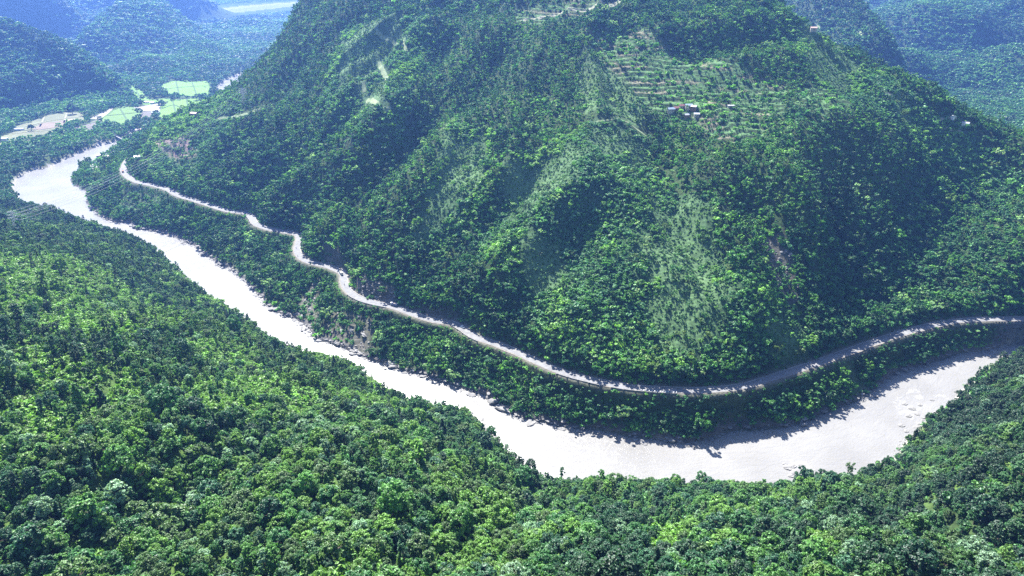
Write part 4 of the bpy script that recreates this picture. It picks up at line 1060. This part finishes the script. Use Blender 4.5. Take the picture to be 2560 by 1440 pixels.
house(345, 398, 8, 6, 4, 1.2, M_CREAM, M_TIN, 35, 'roadside house inside the wide bend with a pale yard', group=VG)

# ------------------------------------------------------------------ fields, trails
def drape(name, poly_px, mat, lift=.5, sub=3):
    P = [hit(x, y) for x, y in poly_px]
    P = resample(np.array([tuple(p) for p in P + [P[0]]]), 9.0)[:-1]
    P[:, 0] += 5 * noise(P[:, 0] / 16, P[:, 1] / 16, 8); P[:, 1] += 9 * noise(P[:, 0] / 14, P[:, 1] / 22, 9)
    bm = bmesh.new(); vs = [bm.verts.new((p[0], p[1], 0)) for p in P]
    bm.faces.new(vs); bmesh.ops.triangulate(bm, faces=bm.faces[:])
    for _ in range(4):
        es = [e for e in bm.edges if e.calc_length() > 16]
        if es: bmesh.ops.subdivide_edges(bm, edges=es, cuts=1, use_grid_fill=False); bmesh.ops.triangulate(bm, faces=bm.faces[:])
    c = np.array([v.co[:] for v in bm.verts]); zz = ground(c[:, 0], c[:, 1])
    for v, q in zip(bm.verts, zz): v.co.z = q + lift
    bmesh.ops.recalc_face_normals(bm, faces=bm.faces[:])
    for f in bm.faces:
        if f.normal.z < 0: f.normal_flip()
    me = bpy.data.meshes.new(name); bm.to_mesh(me); bm.free(); me.materials.append(mat)
    return tag(link(name, me), kind='structure')
M_PADDY, M_PADDY2, M_STUB, M_PLOUGH, M_SAND = noisy_mat('young_rice', (.085, .19, .015), .15, .05, .9), noisy_mat('older_rice', (.075, .15, .02), .2, .06, .9), noisy_mat('stubble', (.115, .125, .065), .3, .05, .95), noisy_mat('ploughed_soil', (.11, .10, .085), .25, .06, .95), noisy_mat('pale_sand', (.28, .265, .235), .15, .06, .95)
for k, m in (('g1', M_PADDY), ('g2', M_PADDY), ('g3', M_PADDY2), ('g4', M_PADDY)): drape('paddy_field', FIELDS[k], m)
drape('dry_field', FIELDS['d1'], M_SAND); drape('ploughed_field', FIELDS['d2'], M_PLOUGH)
drape('stubble_field', FIELDS['t1'], M_STUB); drape('stubble_field', FIELDS['t2'], M_STUB); drape('ploughed_field', FIELDS['t3'], M_PLOUGH); drape('dry_field', FIELDS['t4'], M_SAND)
drape('ploughed_field', FIELDS['p1'], M_PLOUGH, .8)
drape('stubble_field', [(95,312),(150,304),(190,300),(186,310),(120,322),(90,326)], noisy_mat('pinkish_soil', (.16, .125, .095), .2, .05, .95), 1.0)
def ribbon(px_pts, w, mat, lift=.35, name='path'):
    P = resample(np.array([tuple(hit(x, y)) for x, y in px_pts]), 3.0)
    dd_ = np.gradient(P[:, :2], axis=0); nn_ = np.stack([-dd_[:, 1], dd_[:, 0]], 1); nn_ /= np.linalg.norm(nn_, axis=1)[:, None] + 1e-9
    ww = w * (.8 + .4 * np.random.default_rng(3).random(len(P)))[:, None] / 2
    V = []
    for s in (-1, 0, 1): q = P[:, :2] + nn_ * ww * s; V.append(np.c_[q, ground(q[:, 0], q[:, 1]) + lift])
    k = len(P); i = np.arange(k - 1); F_ = np.concatenate([np.stack([i + a * k, i + a * k + k, i + 1 + a * k + k, i + 1 + a * k], 1) for a in (0, 1)])
    return tag(link(name, mesh_np(name, np.concatenate(V), F_[:, ::-1], [mat])), kind='structure'), P
M_TRAIL = noisy_mat('trodden_earth', (.24, .24, .17), .3, .3, .95); M_TGRASS = noisy_mat('grassy_track', (.17, .22, .11), .3, .3, .95)
M_BUND, M_BANK = noisy_mat('field_bund', (.05, .10, .03), .3, .2, .95), noisy_mat('pale_bund', (.20, .20, .13), .3, .2, .95)
for pts, m in [([(402,226),(450,219),(528,214)], M_BUND), ([(440,204),(448,236)], M_BUND), ([(480,206),(492,238)], M_BUND), ([(398,274),(450,270),(508,264)], M_BUND), ([(432,252),(446,291)], M_BUND), ([(466,249),(478,284)], M_BUND), ([(268,290),(310,286),(346,282)], M_BUND), ([(300,271),(322,308)], M_BUND),
    ([(60,318),(130,302),(212,292)], M_BANK), ([(112,292),(100,318)], M_BANK), ([(168,283),(160,308)], M_BANK), ([(30,334),(90,330),(150,322)], M_BANK), ([(205,314),(245,302),(290,272)], M_PADDY2), ([(345,268),(402,262)], M_BANK), ([(340,224),(352,250)], M_BUND)]:
    ribbon(pts, 3.0, m, 1.0, 'field_bund')
TRAILS = []
for pts, w, m in [([(940,78),(965,98),(990,113),(1016,129)], 4.2, M_TGRASS), ([(948,155),(956,175),(968,197)], 4.2, M_TGRASS), ([(909,205),(911,232)], 4.0, M_TGRASS), ([(918,250),(945,263),(978,276)], 4.6, M_TGRASS),
    ([(1300,52),(1340,48),(1387,39),(1471,25),(1510,14),(1552,2)], 5.0, M_TRAIL), ([(541,299),(560,295),(588,291),(620,284),(650,273)], 4.0, M_TGRASS), ([(1490,306),(1540,300),(1575,310),(1620,345)], 1.8, M_TGRASS), ([(2335,300),(2352,300),(2376,296)], 2.5, M_TRAIL), ([(2352,318),(2372,323),(2402,331)], 2.5, M_TRAIL), ([(2030,45),(2042,60),(2052,72)], 4, M_TGRASS), ([(2110,55),(2135,68),(2160,92)], 5, M_TGRASS), ([(2208,230),(2218,234),(2230,236)], 6, M_TRAIL)]:
    TRAILS.append(ribbon(pts, w, m)[1])

# ------------------------------------------------------------------ boulders and rock ledges
def rock_mesh(name, seed, flat, mat):
    bm = bmesh.new(); bmesh.ops.create_icosphere(bm, subdivisions=3, radius=1.0); g = np.random.default_rng(seed); o = g.uniform(-9, 9, 3)
    c = np.array([v.co[:] for v in bm.verts]); k = 1 + .34 * noise(c[:, 0] * 1.1 + o[0], c[:, 1] * 1.1 + c[:, 2] * 1.7, seed) + .16 * noise(c[:, 0] * 3 + o[1], c[:, 2] * 3 + c[:, 1] * 2, seed + 1)
    st_ = .12 * np.sign(np.sin(c[:, 2] * 6 + c[:, 0] * 1.5))
    for v, kk, ss in zip(bm.verts, k, st_): v.co *= kk + ss * .5; v.co.z *= flat
    me = bpy.data.meshes.new(name); bm.to_mesh(me); bm.free(); me.materials.append(mat)
    return me
M_ROCK, M_PALE = noisy_mat('river_rock', (.20, .195, .185), .4, .8, .85, .3, .5), noisy_mat('pale_boulder', (.48, .46, .43), .2, .8, .85, .2, .4)
ROCKS = [rock_mesh('boulder', 31, .62, M_ROCK), rock_mesh('boulder', 37, .45, M_ROCK), rock_mesh('rock_slab', 43, .24, M_ROCK), rock_mesh('boulder', 47, .7, M_PALE)]
def boulder(px, py, r, k, label, group, rz=0., z=None, sy=.7):
    q = Vector(atz(px, py, .0)) if z is None else hit(px, py)
    o = link('rock_slab' if k == 2 else 'boulder', ROCKS[k]); o.location = q + Vector((0, 0, .05 * r)); o.rotation_euler = (0, 0, R(rz)); o.scale = (r, r * sy, r)
    tag(o, label, 'rock' if k == 2 else 'boulder', group)
BG = 'boulders along the far river bank'
boulder(342, 569, 5.0, 0, 'large smooth boulder at the water edge where the river squeezes past the near slope', BG, -20)
boulder(1240, 1004, 5.2, 0, 'upper block of the layered outcrop standing in the river below the shaded bank', BG, 25)
boulder(1262, 1022, 6.0, 1, 'lower and longer block of the layered outcrop in the river', BG, -30)
boulder(1222, 992, 3.0, 0, 'small block tucked behind the layered outcrop by the bank', BG, 60)
boulder(2412, 878, 3.8, 0, 'rounded pale grey boulder under the road bank where the river leaves the picture', BG, 10)
boulder(2500, 866, 3.6, 1, 'dark ledge rock at the last bend of the far bank', BG, -25)
boulder(786, 836, 3.4, 0, 'angular rock at the foot of the shaded landslide', BG, 40)
boulder(800, 852, 3.0, 1, 'flat rock just downstream of the angular one under the landslide', BG, 10)
boulder(618, 704, 3.2, 1, 'low ledge rock on the far bank opposite the narrow left reach', BG, -35)
boulder(2010, 1062, 3.2, 0, 'grey block on the far bank below the white stretch of road', BG, 15)
for i, (px, py, r, rz, lb) in enumerate([(1962,1160,1.6,20,'smallest dark slab, farthest out from the near bank'), (1972,1170,3.4,-15,'longest dark slab, outermost of the main cluster'), (1983,1166,2.4,30,'narrow dark slab pointing upstream in the main cluster'), (1988,1182,3.2,25,'slanting dark slab in the middle of the cluster'), (2004,1164,2.2,-20,'low dark slab nearest the big round bank tree'), (1978,1190,2.2,10,'dark slab closest to the near bank leaves')]):
    boulder(px, py, r, 2, lb + ' by the river bend', 'dark rock slabs in the water by the near bank', rz)
for i, (px, py, r, rz, lb) in enumerate([(2262,1010,2.2,30,'slab at the head of the rapid'), (2280,1022,2.6,-10,'broad slab in the upper rapid'), (2300,1012,2.0,50,'slab near the bushes beside the upper rapid'), (2272,1040,2.4,20,'slab in the middle of the rapid'), (2292,1036,1.8,-35,'short slab touching the middle of the rapid bank'), (2254,1064,2.4,15,'slab where the rapid slackens'), (2266,1078,2.0,40,'lowest slab of the rapid'), (2330,1000,1.8,0,'lone slab above the rapid under the bank bushes')]):
    boulder(px, py, r, 2, 'dark wet ' + lb + ' on the right reach', 'dark rock slabs in the rapid of the right reach', rz)
for i, (px, py, r, lb) in enumerate([(240,408,3.6,'big whitish boulder in the middle of the far beach'), (247,400,2.6,'whitish boulder below the pink roofed house'), (236,418,2.8,'whitish boulder at the lower end of the far beach'), (254,412,2.4,'whitish boulder on the tree side of the far beach'), (229,428,3.0,'outermost whitish boulder where the far beach thins out')]):
    boulder(px, py, r, 3, lb, 'whitish boulders on the far beach', i * 50, 1)
# small stones along the waterline
g = np.random.default_rng(77)
P = np.concatenate([bankR[(bankR[:, 1] < 900)], bankL[(bankL[:, 1] < 420)]])
P = np.repeat(P, 8, 0) + g.normal(0, 1.6, (len(P) * 8, 2))
zz = ground(P[:, 0], P[:, 1]); kk = (zz < 3.5)
P, zz = P[kk], np.maximum(zz[kk], 0); nP = len(P)
C_ROCK = collection('models_rock', [bpy.data.objects.new('rock_model_%d' % i, ROCKS[i]) for i in range(2)])
scatter('riverside_stones', C_ROCK, np.c_[P, zz], np.c_[np.zeros((nP, 2)), g.uniform(0, 6.28, nP)], np.exp(g.normal(-.25, .5, (nP, 1))) * np.array([1.3, .9, .8]), g.integers(0, 2, nP), np.full((nP, 3), .2), 'broken grey stones and ledges along the waterline')
g2 = np.random.default_rng(78)
q0 = hit(1935, 650)
slides = []
for poly in BARE[:4]:
    a = np.array(poly); px_ = g2.uniform(a[:, 0].min(), a[:, 0].max(), 240); py_ = g2.uniform(a[:, 1].min(), a[:, 1].max(), 240)
    m = inpoly(px_, py_, poly)
    slides += [tuple(hit(u, v, 330, 1300)) for u, v in zip(px_[m][:110], py_[m][:110])]
slides = np.array(slides); nP = len(slides)
scatter('landslide_rubble', C_ROCK, slides, np.c_[g2.normal(0, .4, (nP, 2)), g2.uniform(0, 6.28, nP)], np.exp(g2.normal(-.5, .5, (nP, 1))) * np.array([1.2, .9, .9]), g2.integers(0, 2, nP), np.full((nP, 3), .2), 'loose rubble lying on the bare landslide scars')

# ------------------------------------------------------------------ pylons, wires, footbridge
def pylon(loc, H_p, rz, label, arm=7.0):
    t = empty('pylon', loc, rz); tag(t, label, 'pylon', 'steel pylons of the power line'); mb = MB(); b = 3.0; tp = .7
    def c(z, i): k = b + (tp - b) * min(1, z / (H_p * .72)); sx_, sy_ = ((-1, -1), (1, -1), (1, 1), (-1, 1))[i]; return (sx_ * k, sy_ * k, z)
    for i in range(4): mb.tube([c(-1, i), c(H_p * .72, i), c(H_p, i)], .16, 4)
    lv = np.linspace(0, H_p, 9)
    for a_, b_ in zip(lv[:-1], lv[1:]):
        for i in range(4): j = (i + 1) % 4; mb.tube([c(a_, i), c(b_, j)], .08, 4); mb.tube([c(a_, j), c(b_, i)], .08, 4); mb.tube([c(b_, i), c(b_, j)], .08, 4)
    mb.build('lattice', M_STEEL, t); tips = []
    for z, w in ((H_p * .7, arm), (H_p * .82, arm * .9), (H_p * .94, arm * .8)):
        mb = MB()
        for s in (-1, 1):
            for y in (-.7, .7): mb.tube([(s * .7, y, z), (s * w, 0, z + .3)], .1, 4); mb.tube([(s * .7, y, z + 1.4), (s * w, 0, z + .3)], .08, 4)
            tips.append(Vector(loc) + Matrix.Rotation(rz, 3, 'Z') @ Vector((s * w, 0, z - .6)))
            mb.tube([(s * w, 0, z + .3), (s * w, 0, z - .6)], .09, 5)
        mb.build('crossarm', M_STEEL, t)
    return tips
A0 = hit(48, 592); B0 = hit(612, 262)
dirn = math.atan2(B0.y - A0.y, B0.x - A0.x) + math.pi / 2
ta = pylon(A0, 26, dirn, 'grey lattice pylon rising from the trees at the left edge near the river bend'); tb = pylon(B0, 22, dirn, 'grey lattice pylon high on the left flank of the big hill')
for k, (a, b_) in enumerate(zip(ta, tb)):
    mb = MB(); pts = []
    for i in range(41):
        t_ = i / 40; p = a.lerp(b_, t_); p.z -= 34 * 4 * t_ * (1 - t_) * .55; pts.append(p)
    mb.tube(pts, .10, 4); o = mb.build('power_line', M_STEEL)
    tag(o, ('lowest', 'lowest', 'middle', 'middle', 'topmost', 'topmost')[k] + ' power wire on the ' + ('upstream', 'downstream')[k % 2] + ' side, sagging across the far river bend', 'power line', 'power lines over the far river bend')
a, b_ = Vector(atz(283, 335, 9)), Vector(atz(321, 351, 8))
t = empty('footbridge', a); tag(t, 'thin suspension footbridge over the narrow far end of the river', 'footbridge'); inv_ = Matrix.Translation(-a)
def sub(mb, nm, m): o = mb.build(nm, m, t); o.matrix_parent_inverse = inv_
n_ = 24; dv = (b_ - a).normalized(); sd_ = Vector((-dv.y, dv.x, 0)) * .9
dk = [a.lerp(b_, i / n_) - Vector((0, 0, 4 * (i / n_) * (1 - i / n_) * 2.2)) for i in range(n_ + 1)]
mb = MB()
for p, q in zip(dk[:-1], dk[1:]): mb.add([p - sd_, p + sd_, q + sd_, q - sd_, p - sd_ - Vector((0, 0, .2)), p + sd_ - Vector((0, 0, .2)), q + sd_ - Vector((0, 0, .2)), q - sd_ - Vector((0, 0, .2))], [(0, 1, 2, 3), (4, 7, 6, 5), (0, 3, 7, 4), (1, 5, 6, 2)])
sub(mb, 'deck', M_CONC)
for s in (-1, 1):
    cab = [a.lerp(b_, i / n_) + sd_ * s + Vector((0, 0, 6 - 4 * (i / n_) * (1 - i / n_) * 6.5)) for i in range(n_ + 1)]
    mb = MB(); mb.tube(cab, .09, 4); sub(mb, 'cable', M_STEEL)
    mb = MB()
    for i in range(1, n_): mb.tube([cab[i], dk[i] + sd_ * s], .04, 4)
    sub(mb, 'hanger', M_STEEL)
for p in (a, b_):
    mb = MB()
    for s in (-1, 1): mb.tube([p + sd_ * s - Vector((0, 0, 8)), p + sd_ * s + Vector((0, 0, 6.3))], .35, 6)
    mb.tube([p - sd_ + Vector((0, 0, 6)), p + sd_ + Vector((0, 0, 6))], .25, 6); sub(mb, 'tower', M_CONC)

# ------------------------------------------------------------------ trees that show largest, each on its own
SHN = ['round', 'rounded', 'spreading', 'tiered', 'slender', 'slim', 'pointed']
N_ = NEAR; picks = np.nonzero(pick)[0]
def where(i):
    px, py, db = N_['px'][i], N_['py'][i], N_['db'][i]
    if db < 16: r_ = 'near river bank'
    elif py > 1330: r_ = 'foot of near slope'
    elif py > 1180: r_ = 'lower near slope'
    elif py > 980: r_ = 'middle near slope'
    else: r_ = 'upper near slope'
    c_ = ('far left', 'left', 'centre', 'right', 'far right')[min(4, int(max(0, px) / 512))]
    return r_ + ' ' + c_
def sz(i):
    h_ = H_[N_['kind'][i]] * N_['size'][i]
    return 'tall' if h_ > 11.5 else ('small' if h_ < 8.2 else 'middling')
def look(i): return f"{sz(i)} {SHN[N_['kind'][i]]} {PN[N_['ci'][i]]} tree,"
lab = {i: f"{look(i)} {where(i)}" for i in picks}
pp = np.stack([N_['px'][picks], N_['py'][picks]], 1)
def ties():
    g_ = {}
    for i, l in lab.items(): g_.setdefault(l, []).append(i)
    return [v for v in g_.values() if len(v) > 1]
for v in ties():
    for i in v:
        dd_ = np.hypot(pp[:, 0] - N_['px'][i], pp[:, 1] - N_['py'][i]); j = picks[np.argsort(dd_)[1]]
        lab[i] = f"{look(i)} {where(i)}, by {SHN[N_['kind'][j]]} {PN[N_['ci'][j]]} one"
ORD = ['first', 'second', 'third', 'fourth', 'fifth', 'sixth', 'seventh', 'eighth']
for v in ties():
    v = sorted(v, key=lambda i: N_['px'][i])
    for k, i in enumerate(v): lab[i] = f"{look(i)} {where(i)}, {ORD[min(k, 7)]} of {len(v)} from left"
PLANTED = []
for i in picks:
    k = NEARK[N_['kind'][i]]; nm = 'broadleaf_tree' if N_['kind'][i] < 4 else 'slender_tree'
    PLANTED.append((nm, k, (N_['x'][i], N_['y'][i], N_['z'][i] - .15), N_['rz'][i], N_['size'][i], N_['tint'][i], lab[i], 'broadleaf trees of the near slope' if nm[0] == 'b' else 'slender trees of the near slope'))
def planted(px, py, k, size, col, label, rz=0., nm='broadleaf_tree', z=None):
    q = hit(px, py) if z is None else Vector(atz(px, py, z)); q.z = max(float(ground(q.x, q.y)), .3)
    PLANTED.append((nm, k, tuple(q), rz, size, np.array(PAL[col]) * NEART, label, 'trees standing against the river' if 1000 < py < 1230 else 'broadleaf trees of the near slope' if py > 1000 else 'lone trees in the far valley fields'))
planted(2113, 1196, 'lean_a', .95, 'olive green', 'lone thin leaning tree with an airy crown standing out against the bright river', .2)
planted(2176, 1186, 'spread_a', .85, 'dark green', 'dark flat crowned tree on the near bank right of the leaning tree', 1.0)
planted(2016, 1212, 'round_a', 1.05, 'bottle green', 'big round dark tree on the near bank beside the wet rock slabs', 2.0)
planted(2050, 1204, 'round_b', 1.0, 'dark green', 'round dark tree touching the big one beside the wet rock slabs', 4.0)
planted(1752, 1208, 'round_b', .95, 'mid green', 'bushy pointed tree on the near bank at the middle of the bend', .4)
planted(1405, 1196, 'slender_b', .8, 'mid green', 'small upright tree poking over the near bank at the inner corner of the bend', .4)
planted(80, 327, 'spread_a', 1.3, 'dark green', 'dark umbrella shaped tree alone in the field beside the white sheds', .4)
planted(358, 251, 'round_b', 1.4, 'dark green', 'single dark tree at the upper edge of the grey field', .4)
planted(182, 285, 'round_a', 2.0, 'dark green', 'big dark tree where the wooded hill meets the brown fields', .9)
planted(420, 1345, 'spread_a', 1.75, 'olive green', 'largest spreading olive green tree at the lower left, crown twice its neighbours', .7)
planted(300, 1270, 'spread_b', 1.2, 'silvery green', 'pale tiered tree just above the largest spreading olive tree at the lower left', .3)
for nm, k, loc, rz_, s, tint_, label, grp in PLANTED:
    e = bpy.data.objects.new(nm, None); COL.objects.link(e); e.location = loc; e.rotation_euler = (0, 0, rz_); e.scale = (s, s, s * (.92 + .16 * random.random()))
    tag(e, label, 'tree', grp)
    c = bpy.data.objects.new('crown', CROWN[k]); COL.objects.link(c); c.parent = e; c['tint'] = [float(v) for v in tint_]
    w_ = bpy.data.objects.new('trunk', TRUNK[k]); COL.objects.link(w_); w_.parent = e
